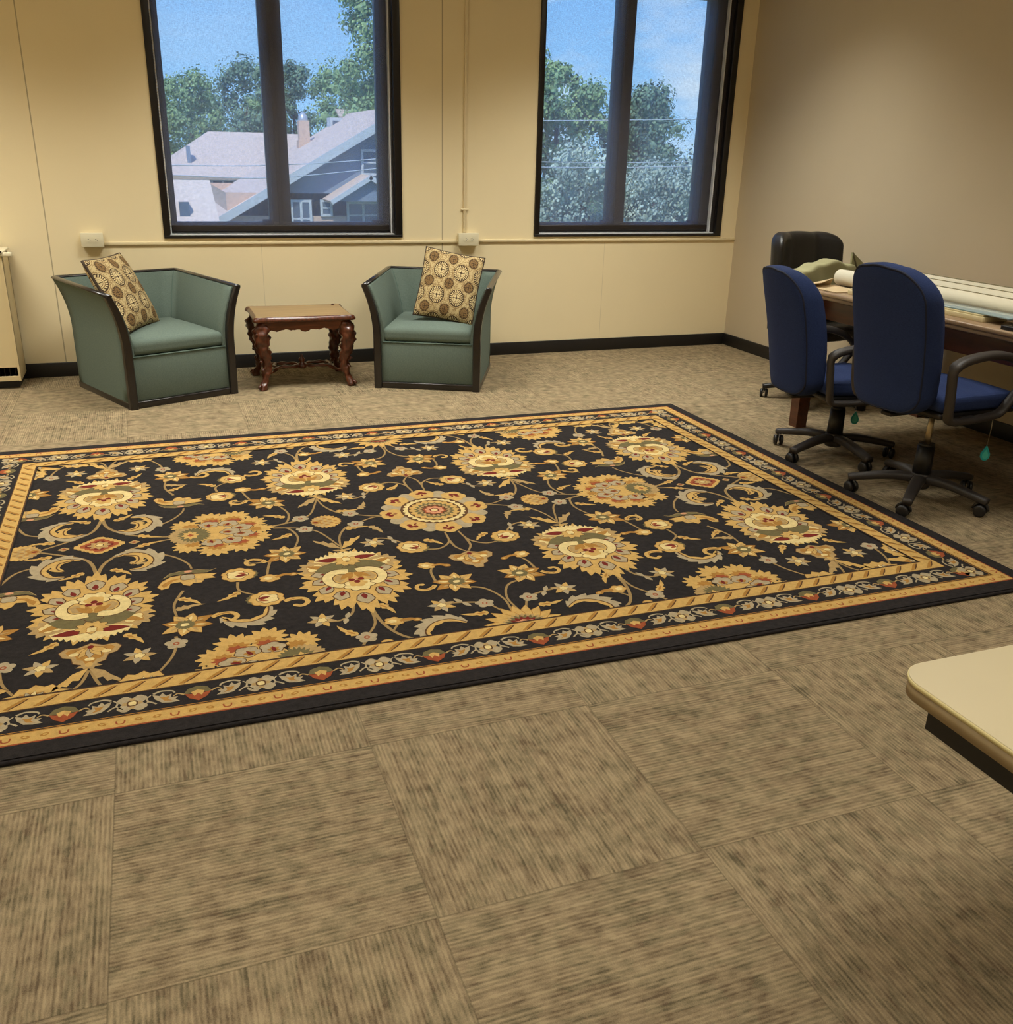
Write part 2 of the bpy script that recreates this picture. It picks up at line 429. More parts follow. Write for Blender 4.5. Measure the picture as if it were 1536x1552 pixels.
# ---------------------------------------------------------------- green tub armchairs
M_green = weave_mat('sage_green_upholstery', (82, 96, 88), (112, 125, 114), 420)
M_ebony = mat('ebonised_wood', (30, 25, 24), 0.28, var=0.15, coat=0.3)
M_pipe = mat('green_piping', (84, 102, 92), 0.8)
AW, AD = 0.335, 0.735
def o_out(z): return 0.062 * max(0.0, (z - 0.38) / 0.27) ** 2.0
def o_in(z): return -0.062 + 0.092 * max(0.0, (z - 0.33) / 0.32) ** 1.7
def top_z(y): return 0.640 + 0.022 * min(1, max(0, y / AD))
def make_armchair(label):
    r = thing('tub_armchair', label, 'armchair', group='sage green tub armchairs')
    zs = [0.035, .12, .22, .30, .38, .42, .46, .50, .54, .58, .61, .64]
    def ring(fn, z, front=0.0):
        o = fn(z); zz = z if z < .45 else z + (0.022 * (z - .45) / .19)
        return [(-(AW + o), front, z), (-(AW + o), AD + o, zz), (AW + o, AD + o, zz), (AW + o, front, z)]
    # walls in one mesh: outer shell, inner shell, top and front ends
    k = MB(); out = [ring(o_out, z, .012) for z in zs]; inn = [ring(o_in, z, .012) for z in zs]
    for A, fl in ((out, 0), (inn, 1)):
        for s_ in range(3):
            vs = []; 
            N = 9
            for row in A:
                for i in range(N):
                    u = i / (N - 1); a, c = Vector(row[s_]), Vector(row[s_ + 1]); p = a.lerp(c, u)
                    if fl:   # slight padding bulge of the inner panels
                        nrm = Vector(((1, 0, 0), (0, -1, 0), (-1, 0, 0))[s_]); p += nrm * 0.010 * sin(pi * u) * sin(pi * min(1, max(0, (row[0][2] - .3) / .36)))
                    vs.append(p)
            k.add(vs, [(j * N + i, j * N + i + 1, (j + 1) * N + i + 1, (j + 1) * N + i) for j in range(len(zs) - 1) for i in range(N - 1)], 0, True)
    for s_ in range(3):
        k.add([out[-1][s_], out[-1][s_ + 1], inn[-1][s_ + 1], inn[-1][s_]], [(0, 1, 2, 3)])
        k.add([out[0][s_], out[0][s_ + 1], inn[0][s_ + 1], inn[0][s_]], [(0, 1, 2, 3)])
    for c in (0, 3):
        for j in range(len(zs) - 1): k.add([out[j][c], inn[j][c], inn[j + 1][c], out[j + 1][c]], [(0, 1, 2, 3)])
    k.build('shell', M_green, r)
    # seams of piping in the inner corners
    k = MB()
    for sx in (-1, 1):
        k = MB(); pts = []
        for z in zs[3:]:
            o = o_in(z); pts.append((sx * (AW + o - .002), AD + o - .004, z + .02 * (z > .45) * (z - .45) / .19))
        k.tube(pts, .0035, 6); k.build('corner_piping', M_pipe, r)
    # front panel + base rail
    k = MB(); k.bbox(-AW + .045, AW - .045, .010, .06, .038, .292, .006); k.build('front_panel', M_green, r)
    k = MB(); k.tube([(-AW + .05, .010, .294), (AW - .05, .010, .294)], .005, 8); k.build('seat_piping', M_pipe, r)
    k = MB(); k.bbox(-AW - .004, AW + .004, -.006, .02, 0, .04, .004)
    k.bbox(-AW - .004, -AW + .03, .015, AD + .006, 0, .036, .004); k.bbox(AW - .03, AW + .004, .015, AD + .006, 0, .036, .004)
    k.bbox(-AW, AW, AD - .03, AD + .006, 0, .036, .004)
    k.build('base_rail', M_ebony, r)
    # seat cushion
    k = MB()
    def w(p):
        x, y = p.x / .285, p.y / .34
        crown = .026 * max(0, 1 - abs(x) ** 3) * max(0, 1 - abs(y) ** 3) if p.z > 0 else 0
        return (p.x, .352 + p.y, .339 + p.z + crown)
    k.rbox(.285, .34, .043, .03, w, 12); k.build('seat_cushion', M_green, r)
    # ebonised front posts sweeping outward, continued as the top rail
    k = MB()
    for sx in (-1, 1):
        k = MB(); pts = []
        for i in range(26):
            z = .0 + .648 * i / 25; c = (o_out(z) + o_in(z)) / 2 + .012
            pts.append((sx * (AW + c), -.002, z))
        N = 4; vs = []
        for i, p in enumerate(pts):
            z = p[2]; hw = .0235 if z < .42 else .0235 - .006 * (z - .42) / .22
            # frame perpendicular to the curve in xz
            a = Vector(pts[max(0, i - 1)]); c = Vector(pts[min(25, i + 1)]); t_ = (c - a).normalized(); sd = Vector((t_.z, 0, -t_.x))
            for (u, v) in ((-1, -.010), (-.7, -.016), (.7, -.016), (1, -.010), (1, .018), (-1, .018)): vs.append(Vector(p) + sd * u * hw + Vector((0, v, 0)))
        M_ = 6
        k.add(vs, [(i * M_ + q, i * M_ + (q + 1) % M_, (i + 1) * M_ + (q + 1) % M_, (i + 1) * M_ + q) for i in range(25) for q in range(M_)] + [list(range(M_)), [25 * M_ + q for q in range(M_)]], 0, False)
        k.build('front_post', M_ebony, r)
    k = MB(); o = (o_out(.64) + o_in(.64)) / 2 + .010
    path = [(-(AW + o), -.016, .647), (-(AW + o), AD + o, .668), (AW + o, AD + o, .668), (AW + o, -.016, .647)]
    pp = []
    for i in range(3):
        a, c = Vector(path[i]), Vector(path[i + 1])
        pp += [a.lerp(c, q) for q in (0 if i == 0 else .02, .5, .98)]
    pp.append(Vector(path[-1]))
    k.tube(pp, .0125, 10, ell=(1.5, .75)); k.build('top_rail', M_ebony, r)
    return r
ch1 = make_armchair('sage green tub armchair left of the small carved table, angled to the right')
a1 = radians(23.98)
c1 = Vector(((-4.585 - 3.96) / 2, (-1.005 - .727) / 2, 0)); ch1.location = c1; ch1.rotation_euler.z = a1
def copy_tree(o, parent=None):
    c = o.copy(); COL.objects.link(c); c.parent = parent
    for q in [x for x in o.children]: copy_tree(q, c)
    return c
ch2 = copy_tree(ch1); ch2['label'] = 'sage green tub armchair right of the small carved table, angled to the left'
a2 = radians(-24.55)
c2 = Vector(((-3.123 - 2.486) / 2, (-.796 - 1.087) / 2, 0)); ch2.location = c2; ch2.rotation_euler.z = a2

# medallion-print pillows
def medallion_material():
    m, t, b = base_mat('medallion_print')
    tc = t.new('ShaderNodeTexCoord').outputs['Object']; sep = t.new('ShaderNodeSeparateXYZ'); t.link(tc, sep.inputs[0])
    x, y = sep.outputs[0], sep.outputs[1]
    base = srgb(190, 168, 122); dk = srgb(74, 56, 38); brown = srgb(128, 100, 62); lt = srgb(206, 186, 140)
    def cell(px, ph, ox, oy):
        fx = t.math('SUBTRACT', t.math('FRACT', t.math('ADD', t.math('DIVIDE', x, px), ox)), .5)
        fy = t.math('SUBTRACT', t.math('FRACT', t.math('ADD', t.math('DIVIDE', y, ph), oy)), .5)
        fx = t.math('MULTIPLY', fx, px); fy = t.math('MULTIPLY', fy, ph)
        r = t.math('SQRT', t.math('ADD', t.math('MULTIPLY', fx, fx), t.math('MULTIPLY', fy, fy)))
        th = t.math('ARCTAN2', fy, fx)
        return fx, fy, r, th
    def band(r, a, c): return t.math('MULTIPLY', t.math('GREATER_THAN', r, a), t.math('LESS_THAN', r, c))
    col = base
    # ground scrolls
    n = t.noise(tc, 34, 2, .6); swirl = t.math('LESS_THAN', t.math('ABSOLUTE', t.math('SUBTRACT', n, .5)), .035)
    col = t.mix(t.math('MULTIPLY', swirl, .7), col, brown)
    for (ox, oy, R) in ((0, 0, .056), (.5, .5, .036)):
        fx, fy, r, th = cell(.150, .165, ox, oy)
        ins = t.math('LESS_THAN', r, R); col = t.mix(ins, col, lt if R > .05 else brown)
        col = t.mix(band(r, R * .90, R), col, dk)
        rays = t.math('GREATER_THAN', t.math('SINE', t.math('MULTIPLY', th, 22 if R > .05 else 16)), -.1)
        col = t.mix(t.math('MULTIPLY', rays, band(r, R * .66, R * .90)), col, dk)
        col = t.mix(band(r, R * .56, R * .64), col, brown)
        col = t.mix(band(r, R * .40, R * .45), col, dk if R < .05 else brown)
        cr = t.math('LESS_THAN', t.math('MINIMUM', t.math('ABSOLUTE', fx), t.math('ABSOLUTE', fy)), .0022)
        col = t.mix(t.math('MULTIPLY', cr, t.math('LESS_THAN', r, R * .5)), col, dk)
        col = t.mix(t.math('LESS_THAN', r, R * .14), col, dk)
        col = t.mix(t.math('MULTIPLY', band(r, R * 1.10, R * 1.16), .8), col, brown)
    t.link(col, b.inputs['Base Color']); b.inputs['Roughness'].default_value = .85; b.inputs['Specular IOR Level'].default_value = .2
    t.link(t.bump(t.noise(tc, 400, 1), .3, .002), b.inputs['Normal'])
    return m
M_med = medallion_material(); M_pback = mat('dark_brown_pillow_edge', (62, 48, 34), .85)
def make_pillow(label):
    r = thing('throw_pillow', label, 'pillow', group='medallion print throw pillows')
    k = MB(); h = .225
    def w(p):
        u, v = max(-1, min(1, p.x / h)), max(-1, min(1, p.y / h))
        e = (max(0, 1 - abs(u) ** 2.6) * max(0, 1 - abs(v) ** 2.6)) ** .55
        pin = 1 - .05 * (1 - abs(u * v) ** .8)
        wob = .004 * sin(9 * u + 2) * cos(7 * v)
        return (p.x * (1 - .045 * (1 - v * v)) , p.y * (1 - .045 * (1 - u * u)), (p.z / .05) * (.010 + .060 * e) + wob * e)
    k.rbox(h, h, .05, .02, w, 14); k.build('cover', M_med, r)
    k = MB(); pts = []
    N = 14
    for i in range(4 * N):
        s_, q = divmod(i, N); tt = -1 + 2 * q / N
        x, y = ((tt, -1), (1, tt), (-tt, 1), (-1, -tt))[s_]
        pts.append((x * h * (1 - .045 * (1 - y * y)), y * h * (1 - .045 * (1 - x * x)), 0))
    k.tube(pts, .0065, 6, closed=True, ell=(1, 1.4)); k.build('welt', M_pback, r)
    return r
def lay_pillow(r, chair_c, ang, c, w, h):
    w = Vector(w).normalized(); h = Vector(h); h = (h - w * h.dot(w)).normalized(); n_ = w.cross(h)
    L = Matrix(((w.x, h.x, n_.x, c[0]), (w.y, h.y, n_.y, c[1]), (w.z, h.z, n_.z, c[2]), (0, 0, 0, 1)))
    r.matrix_world = Matrix.Translation(chair_c) @ Matrix.Rotation(ang, 4, 'Z') @ L
pl1 = make_pillow('patterned tan pillow leaning sideways over the left arm of the left green armchair')
lay_pillow(pl1, c1, a1, (-.150, .375, .603), (.75, .66, 0), (-.21, .08, .395))
pl2 = copy_tree(pl1); pl2['label'] = 'patterned tan pillow standing in the right corner of the right green armchair, facing forward'
lay_pillow(pl2, c2, a2, (.100, .300, .615), (.98, .03, -.16), (.16, .20, .41)); pl2.scale = (.86, 1, .9)
# ---------------------------------------------------------------- small carved table
M_wal = wood_mat('carved_walnut', (48, 22, 12), (104, 52, 28), 'Z', .3, 2.0)
M_walx = wood_mat('walnut_rails', (56, 26, 14), (112, 58, 30), 'X', .3, 1.5)
M_waltop = wood_mat('tan_walnut_top', (128, 98, 62), (158, 128, 84), 'X', .32, 1.0, .3)  # top face coloured a lighter tan than the legs and rails
tb = thing('carved_side_table', 'small carved dark walnut side table standing between the two green armchairs', 'side table', (-3.525, -.49, 0))
HX, HY = .312, .25
def scallop_outline():
    pts = []
    def side(ax, sgn):
        pass
    n = 40
    for s_ in range(4):
        for i in range(n):
            u = -1 + 2 * i / n
            ind = .012 * (abs(u) < .86) + .006 * (abs(abs(u) - .80) < .05) * -1
            e = 1 - .0
            if s_ == 0: p = (u * HX, -HY + ind)
            elif s_ == 1: p = (HX - ind, u * HY)
            elif s_ == 2: p = (-u * HX, HY - ind)
            else: p = (-HX + ind, -u * HY)
            pts.append(p)
    # round the corners
    out = []
    for x, y in pts:
        cx, cy = HX - .03, HY - .03
        if abs(x) > cx and abs(y) > cy:
            dx, dy = abs(x) - cx, abs(y) - cy; d = hypot(dx, dy)
            if d > .03: dx, dy = dx / d * .03, dy / d * .03
            x, y = math.copysign(cx + dx, x), math.copysign(cy + dy, y)
        out.append((x, y))
    return out
ol = scallop_outline()
k = MB(); n = len(ol); rings = [(.0, .424), (.006, .428), (.008, .434), (.004, .442), (.0, .446), (-.004, .452), (-.012, .4545)]
vs = []
for off, z in rings:
    for x, y in ol:
        f = Vector((x, y)); f = f * (1 + off / f.length); vs.append((f.x, f.y, z))
fs = [(i * n + q, i * n + (q + 1) % n, (i + 1) * n + (q + 1) % n, (i + 1) * n + q) for i in range(len(rings) - 1) for q in range(n)]
k.add(vs, fs, 0, True); k.add([vs[q] for q in range(n)], [list(range(n - 1, -1, -1))]); 
k.add([vs[(len(rings) - 1) * n + q] for q in range(n)], [list(range(n))], 1)
k.build('table_top', [M_wal, M_waltop], tb)
def apron(L, y, axis):
    """scalloped board, length L along local x at depth y"""
    N = 48; pts = []
    for i in range(N + 1):
        u = -1 + 2 * i / N; a = abs(u)
        z = .368 if a > .82 else .362 + .012 * abs(sin(a * 9.5))
        if .28 < a < .5: z += .006
        if a < .1: z = .358 + .006 * a / .1
        pts.append((u * L, z))
    poly = [(-L, .424)] + pts + [(L, .424)]
    return poly
for nm, L, pos, rz in (('f', HX - .05, -HY + .035, 0), ('b', HX - .05, HY - .035, 0), ('l', HY - .05, -HX + .035, 90), ('r', HY - .05, HX - .035, 90)):
    poly = apron(L, 0, 0); k = MB()
    M_ = (tr(0, pos, 0) if rz == 0 else tr(pos, 0, 0) @ rot('Z', 90)) @ rot('X', 90)
    k.prism(poly, -.009, .009, 0, M_); k.build('apron', M_walx, tb)
legs = []
for sx in (-1, 1):
    for sy in (-1, 1):
        k = MB()
        # S-shaped carved leg leaning outward at the knee and foot; d = diagonal offset from the corner
        prof = [(.030, .424, .036), (.018, .400, .044), (.008, .370, .050), (.004, .335, .050), (.002, .300, .046), (.008, .270, .042), (.014, .240, .043), (.024, .210, .037), (.034, .180, .032), (.038, .150, .030), (.034, .120, .031), (.030, .095, .028), (.018, .070, .020), (.004, .045, .021), (-.008, .025, .026), (-.012, .004, .028)]
        base = Vector((sx * (HX - .042), sy * (HY - .042), 0))
        dirn = Vector((-sx, -sy, 0)).normalized()
        P = smooth_path([base + dirn * d + Vector((0, 0, z)) for d, z, q in prof], 4)
        Rr = lerp_list([q for _, _, q in prof], 4)
        nn = 16; vs = []
        for i, p in enumerate(P):
            for q in range(nn):
                th = 2 * pi * q / nn
                rr = Rr[i] * (1 + .13 * sin(3 * th + i * .55) + .10 * sin(i * 1.15 + sx) * cos(2 * th) + .05 * sin(7 * th - i * .9))
                vs.append(p + Vector((cos(th) * rr, sin(th) * rr, 0)))
        k.add(vs, [(i * nn + q, i * nn + (q + 1) % nn, (i + 1) * nn + (q + 1) % nn, (i + 1) * nn + q) for i in range(len(P) - 1) for q in range(nn)] + [list(range(nn - 1, -1, -1)), [(len(P) - 1) * nn + q for q in range(nn)]], 0, True)
        # carved scrolls on the knee, ankle and foot
        for d, z, rr in ((-.018, .345, .020), (-.022, .300, .014), (.0, .225, .018), (-.006, .175, .012), (.012, .118, .017), (-.030, .018, .018)):
            c = base + dirn * d + Vector((0, 0, z)); tq = Vector((-dirn.y, dirn.x, 0))
            sp = [c + dirn * (-cos(a) * rr * (1 - a / 9)) + Vector((0, 0, sin(a) * rr * (1 - a / 9))) for a in [j * .5 for j in range(13)]]
            k.tube(sp, [.010 - .0005 * j for j in range(13)], 6)
        o = k.build('leg', M_wal, tb)
# stretcher: waved X with two open loops and a small urn finial
k = MB()
for sy in (-1, 1):
    for sx in (-1, 1):
        pts = [(sx * (HX - .075), sy * (HY - .075), .098), (sx * .205, sy * .125, .092), (sx * .165, sy * .07, .104), (sx * .12, sy * .055, .108), (sx * .06, sy * .052, .106), (sx * .02, sy * .012, .104)]
        P = smooth_path(pts, 6); k.tube(P, [.0125 + .003 * sin(i * .8) for i in range(len(P))], 8, ell=(1, .8))
for sx in (-1, 1):
    pts = [(sx * .165, .055, .106), (sx * .185, 0, .106), (sx * .165, -.055, .106)]
    k.tube(smooth_path(pts, 6), .011, 8, ell=(1, .8))
k.build('stretcher', M_walx, tb)
k = MB(); k.lathe([(0, .085), (.03, .088), (.034, .1), (.03, .112), (.014, .12), (.020, .132), (.022, .142), (.012, .154), (.008, .160), (.011, .166), (.0, .176)], 16); k.build('finial', M_wal, tb)
k = MB()
k.lathe([(0, .4545), (.010, .4545), (.012, .458), (0, .462)], 10, M=tr(HX - .06, HY - .05, 0)); k.build('corner_boss', M_wal, tb)

# ---------------------------------------------------------------- convector heater at the left edge
M_heat = mat('cream_enamel', (206, 186, 142), .45, var=.03)
ht = thing('convector_heater', 'cream metal convector heater against the back wall at the left edge', 'heater', (-5.204, -.02, 0))
k = MB(); L = -1.35
k.box(L, -.0, -.285, -.268, .135, .785); k.box(L, 0, -.285, -.268, .052, .078)       # front sheet above and below the air slot
k.box(-.012, 0, -.290, 0.0, .05, .80); k.box(L, L + .012, -.29, 0, .05, .80)
k.box(L, 0, -.28, 0, .783, .797)
k.box(L, 0, -.012, 0.0, .05, .79)
k.build('casing', M_heat, ht)
k = MB(); k.box(L, -.02, -.24, -.03, 0, .055); k.build('plinth', M_base, ht)
k = MB()
for i in range(44): k.box(L + .03 + i * .030, L + .032 + i * .030, -.262, -.05, .062, .13)
k.tube([(L + .02, -.15, .095), (-.02, -.15, .095)], .012, 10)
k.build('finned_tube', M_slot, ht)
k = MB(); k.box(L - .01, .005, -.31, -.295, .812, .822); k.box(L, -.03, -.31, -.04, .800, .806); k.build('outlet_grille', M_slot, ht)
k = MB(); k.bbox(L - .01, .012, -.300, -.01, .806, .818, .003); k.bbox(-.03, .055, -.300, -.25, .790, .812, .004); k.build('top_cap', M_ivory, ht)
# ---------------------------------------------------------------- office chairs
M_blue = weave_mat('navy_blue_fabric', (26, 38, 76), (46, 62, 104), 500)
M_bpipe = mat('dark_blue_piping', (18, 24, 48), .8)
M_poly = mat('charcoal_plastic', (52, 47, 44), .5, var=.12)
M_polyd = mat('black_plastic', (26, 24, 24), .42, var=.1)
M_chrome = mat('worn_chrome', (190, 178, 150), .3, metal=.9)
M_teal = mat('teal_plastic', (30, 160, 162), .35, var=.05)
def star_base(parent, R, rot0, m_arm, m_wh, hub_z=.085, n=5):
    k = MB()
    k.lathe([(0, .055), (.040, .055), (.046, .07), (.046, .115), (.040, .125), (0, .125)], 24)
    for i in range(n):
        a = rot0 + i * 2 * pi / n; d = Vector((cos(a), sin(a), 0))
        P = smooth_path([d * .03 + Vector((0, 0, .098)), d * .12 + Vector((0, 0, .100)), d * .22 + Vector((0, 0, .086)), d * (R + .012) + Vector((0, 0, .070))], 5)
        nn = len(P); k.tube(P, [.030 - .009 * j / nn for j in range(nn)], 12, ell=(1.0, .70), power=3.2)
    k.build('star_base', m_arm, parent)
    for i in range(n):
        a = rot0 + i * 2 * pi / n; cx, cy = cos(a) * R, sin(a) * R
        b_ = a + [.9, 2.1, -1.0, 1.4, .2][i]
        M_ = tr(cx, cy, 0) @ Matrix.Rotation(b_, 4, 'Z')
        k = MB()
        k.cyl((0, 0, 0), .0075, .03, 12, M=M_ @ tr(0, 0, .045))
        P = [(-.019 + 0 * j, 0, 0) for j in range(2)]
        # hood between the two wheels
        pts = [M_ @ Vector((-.010 + .030 * cos(t_), 0, .030 + .030 * sin(t_))) for t_ in [pi * j / 8 for j in range(9)]]
        k.tube(pts, .0075, 8, ell=(1.0, .6), up=tuple(Vector((-sin(b_), cos(b_), 0))))
        c = k.build('caster', m_wh, parent)
        for sy in (-1, 1):
            k = MB(); Mw = M_ @ tr(-.010, sy * .016, .0275) @ rot('X', 90)
            k.lathe([(0, -.0095), (.014, -.0095), (.022, -.0085), (.0265, -.005), (.0272, 0), (.0265, .005), (.022, .0085), (.014, .0095), (0, .0095)], 20, M=Mw)
            k.build('wheel', m_wh, c)
def D_loop(k, sy, seatz, arms):
    pass
def make_office_chair(label, loc, rz, seat_z, stem, rot0, tagpos):
    r = thing('office_chair', label, 'office chair', loc, rz, 'blue fabric office chairs')
    star_base(r, .296, rot0 - rz, M_poly, M_polyd)
    dz = seat_z
    k = MB(); k.cyl((0, 0, .10), .041, .150, 22, r2=.037); k.cyl((0, 0, .248), .034, .014, 20); k.build('column_sleeve', M_polyd, r)
    k = MB(); k.cyl((0, 0, .215), .0135, dz - .215 - .045, 16) if stem else k.cyl((0, 0, .215), .028, dz - .215 - .045, 18)
    k.build('gas_column', M_chrome if stem else M_polyd, r)
    k = MB(); k.bbox(-.10, .12, -.055, .055, dz - .075, dz - .025, .01); k.bbox(-.02, .03, -.10, -.04, dz - .065, dz - .045, .006)
    k.cyl((0, 0, 0), .026, .06, 16, M=tr(.105, -.03, dz - .13)); k.build('tilt_mechanism', M_polyd, r)
    # underside shell
    k = MB(); k.rbox(.225, .215, .014, .012, lambda p: (p.x + .02, p.y, dz - .022 + p.z), 6); k.build('seat_shell', M_polyd, r)
    k = MB()
    def w(p):
        u, v = p.x / .24, p.y / .235
        z = p.z + dz + .028
        if p.z > 0: z += .010 * (1 - v * v) + .0 - .006 * abs(cos(u * 5)) * (abs(v) < .95)
        if u > .5: z -= .035 * ((u - .5) / .5) ** 2
        return (p.x + .03, p.y * (1 - .05 * max(0, -u)), z)
    k.rbox(.24, .235, .036, .028, w, 14); k.build('seat', M_blue, r)
    # backrest: tall rounded cushion, slightly reclined
    H0, H1, HWd = dz - .025, dz + .556, .202
    hc, hh = (H0 + H1) / 2, (H1 - H0) / 2
    def outline(z):  # half width by height, wide rounded shoulders and slight taper to the bottom
        u = (z - hc) / hh
        return HWd * (1 - .06 * max(0, -u) ** 1.5)
    def place(x, y, z):   # x thickness, recline
        u = (z - H0) / (H1 - H0)
        lean = -.280 - .125 * u + .02 * sin(u * pi)
        return (lean + x + .05 * (y / HWd) ** 2, y, z)
    def roundrect(n=64, hw=HWd, h=hh, rad_t=.135, rad_b=.085):
        pts = []
        def arc(cx, cz, r_, a0, a1, m=10):
            for i in range(m + 1):
                a = a0 + (a1 - a0) * i / m; pts.append((cx + r_ * cos(a), cz + r_ * sin(a)))
        arc(hw - rad_t, h - rad_t * .85, rad_t, 0, pi / 2); 
        for i in range(1, 6): pts.append(((hw - rad_t) * (1 - 2 * i / 6), h - rad_t * .85 + rad_t + .008 * sin(pi * i / 6)))
        arc(-hw + rad_t, h - rad_t * .85, rad_t, pi / 2, pi)
        for i in range(1, 8): pts.append((-hw + .012 * i / 8, (h - rad_t) + (-h + rad_b - h + rad_t) * i / 8))
        hb = hw - .012
        arc(-hb + rad_b, -h + rad_b, rad_b, pi, 1.5 * pi)
        for i in range(1, 5): pts.append(((-hb + rad_b) + 2 * (hb - rad_b) * i / 5, -h))
        arc(hb - rad_b, -h + rad_b, rad_b, 1.5 * pi, 2 * pi)
        for i in range(1, 8): pts.append((hb + .012 * i / 8, (-h + rad_b) + (h - rad_t + h - rad_b) * i / 8))
        return pts
    ol = roundrect(); n = len(ol)
    # layers from rear face to front face: (x offset, shrink)
    lay = [(-.062, .72), (-.064, .90), (-.060, .955), (-.050, .985), (-.030, 1.0), (0, 1.0), (.022, .985), (.036, .95), (.044, .88), (.048, .6)]
    vs = []; fs = []
    for xo, s_ in lay:
        for y, z in ol:
            sy = 1 - (1 - s_) * 1.0; sz = 1 - (1 - s_) * HWd / hh
            bul = -.010 * (1 - (z / hh) ** 2) if xo < 0 else .014 * (1 - (z / hh) ** 2)
            vs.append(place(xo + bul * (s_ < .97), y * sy, hc + z * sz))
    L = len(lay)
    for i in range(L - 1):
        for q in range(n): fs.append((i * n + q, i * n + (q + 1) % n, (i + 1) * n + (q + 1) % n, (i + 1) * n + q))
    c0 = len(vs); vs.append(place(-.074, 0, hc)); vs.append(place(.058, 0, hc))
    for q in range(n): fs.append((c0, (q + 1) % n, q)); fs.append((c0 + 1, (L - 1) * n + q, (L - 1) * n + (q + 1) % n))
    k = MB(); k.add(vs, fs, 0, True); bk = k.build('backrest', M_blue, r)
    k = MB(); k.tube([place(-.058, y * .955, hc + z * (1 - .045 * HWd / hh)) for y, z in ol], .0052, 7, closed=True, up=(1, 0, 0)); k.build('piping', M_bpipe, bk)
    # bracket joining seat and back
    k = MB(); k.bbox(-.285, -.10, -.03, .03, dz - .060, dz - .042, .006); k.build('back_bracket', M_polyd, r)
    # arm loops
    for sy in (-1, 1):
        Y = sy * .262
        pts = [(-.205, Y * .97, dz - .022), (-.222, Y, dz + .04), (-.232, Y, dz + .12), (-.236, Y, dz + .185), (-.205, Y, dz + .212), (-.14, Y, dz + .228), (-.05, Y, dz + .236), (.05, Y, dz + .228), (.13, Y, dz + .200), (.188, Y, dz + .155), (.192, Y, dz + .12), (.16, Y, dz + .075), (.115, Y, dz + .02), (.085, Y * .98, dz - .015), (.04, Y * .97, dz - .026), (-.08, Y * .97, dz - .034), (-.17, Y * .97, dz - .032)]
        P = smooth_path(pts, 5, closed=True)
        rr = [.0172 + (.004 if (p.z > dz + .19) else 0) for p in P]
        k = MB(); k.tube(P, rr, 12, closed=True, ell=(1.45, .8) , up=(0, sy, 0) if False else (0, 0, 1), power=2.6) if False else k.tube(P, rr, 12, closed=True, ell=(.85, 1.25), up=(0, 1, 0), power=2.6)
        k.bbox(-.10, -.02, min(Y * .8, Y * .97), max(Y * .8, Y * .97), dz - .045, dz - .025, .004)
        k.build('armrest', M_poly, r)
    # teal teardrop tag on its wire under the seat
    k = MB(); tx, ty, tz = tagpos
    k.tube([(tx, ty, dz - .03), (tx + .004, ty, (dz - .03 + tz + .04) / 2), (tx, ty, tz + .038)], .0018, 6); tg = k.build('tag_wire', M_chrome, r)
    k = MB(); pts = [(0, .040), (.010, .022), (.0195, .002), (.019, -.014), (.010, -.026), (0, -.029), (-.010, -.026), (-.019, -.014), (-.0195, .002), (-.010, .022)]
    k.prism(pts, -.003, .003, 0, tr(tx, ty, tz) @ rot('Z', -30) @ rot('X', 90)); k.prism([(x * .62, y * .62 - .002) for x, y in pts], -.0042, .0042, 1, tr(tx, ty, tz) @ rot('Z', -30) @ rot('X', 90))
    k.build('teardrop_tag', [M_teal, mat('pale_teal', (70, 190, 176), .4)], tg)
    return r
oc1 = make_office_chair('blue fabric office chair nearer the camera, raised high with a bare metal stem', (-1.203, -3.508, 0), radians(4), .474, True, radians(2), (.13, -.20, .255))
oc2 = make_office_chair('blue fabric office chair behind the nearer one, set lower, beside the far desk leg', (-1.160, -2.85, 0), radians(-9), .378, False, radians(-23), (.09, -.02, .20))

# black executive chair beyond the end of the desk
M_leather = mat('black_leather', (20, 17, 17), .42, var=.15, bump=.15, bscale=90, vscale=6)
bc = thing('executive_chair', 'black padded high-back office chair at the far end of the desk, by the right wall', 'office chair', (-.490, -1.80, 0), radians(-84))
star_base(bc, .30, radians(22), M_polyd, M_polyd)
k = MB(); k.cyl((0, 0, .10), .030, .30, 18); k.build('gas_column', M_polyd, bc)
k = MB(); k.bbox(-.10, .10, -.10, .10, .385, .42, .01); k.build('tilt_mechanism', M_polyd, bc)
k = MB(); k.rbox(.25, .26, .05, .045, lambda p: (p.x + .02, p.y, .47 + p.z + .012 * (p.z > 0) * (1 - (p.y / .26) ** 2)), 12); k.build('seat', M_leather, bc)
k = MB()
def wb(p):
    # p.x thickness, p.y width, p.z height
    u, v = p.y / .262, p.z / .31
    hw = 1 - .06 * max(0, -v)
    ch = .020 * abs(cos(u * pi * 1.25)) ** .5 if p.x > 0 else .012
    rad = 1 - .05 * max(0, abs(u) - .6) 
    z = p.z - .045 * max(0, (abs(u) - .55) / .45) ** 2 * (v > 0) 
    return (-.235 + p.x + (ch if p.x > 0 else -ch) - .07 * (v + 1) / 2 + .10 * max(0, abs(u)) ** 3, p.y * hw, .70 + z + (.006 * abs(cos(u * pi * 1.25)) if v > .8 else 0))
k.rbox(.045, .262, .31, .042, wb, 22) ; k.build('backrest', M_leather, bc)
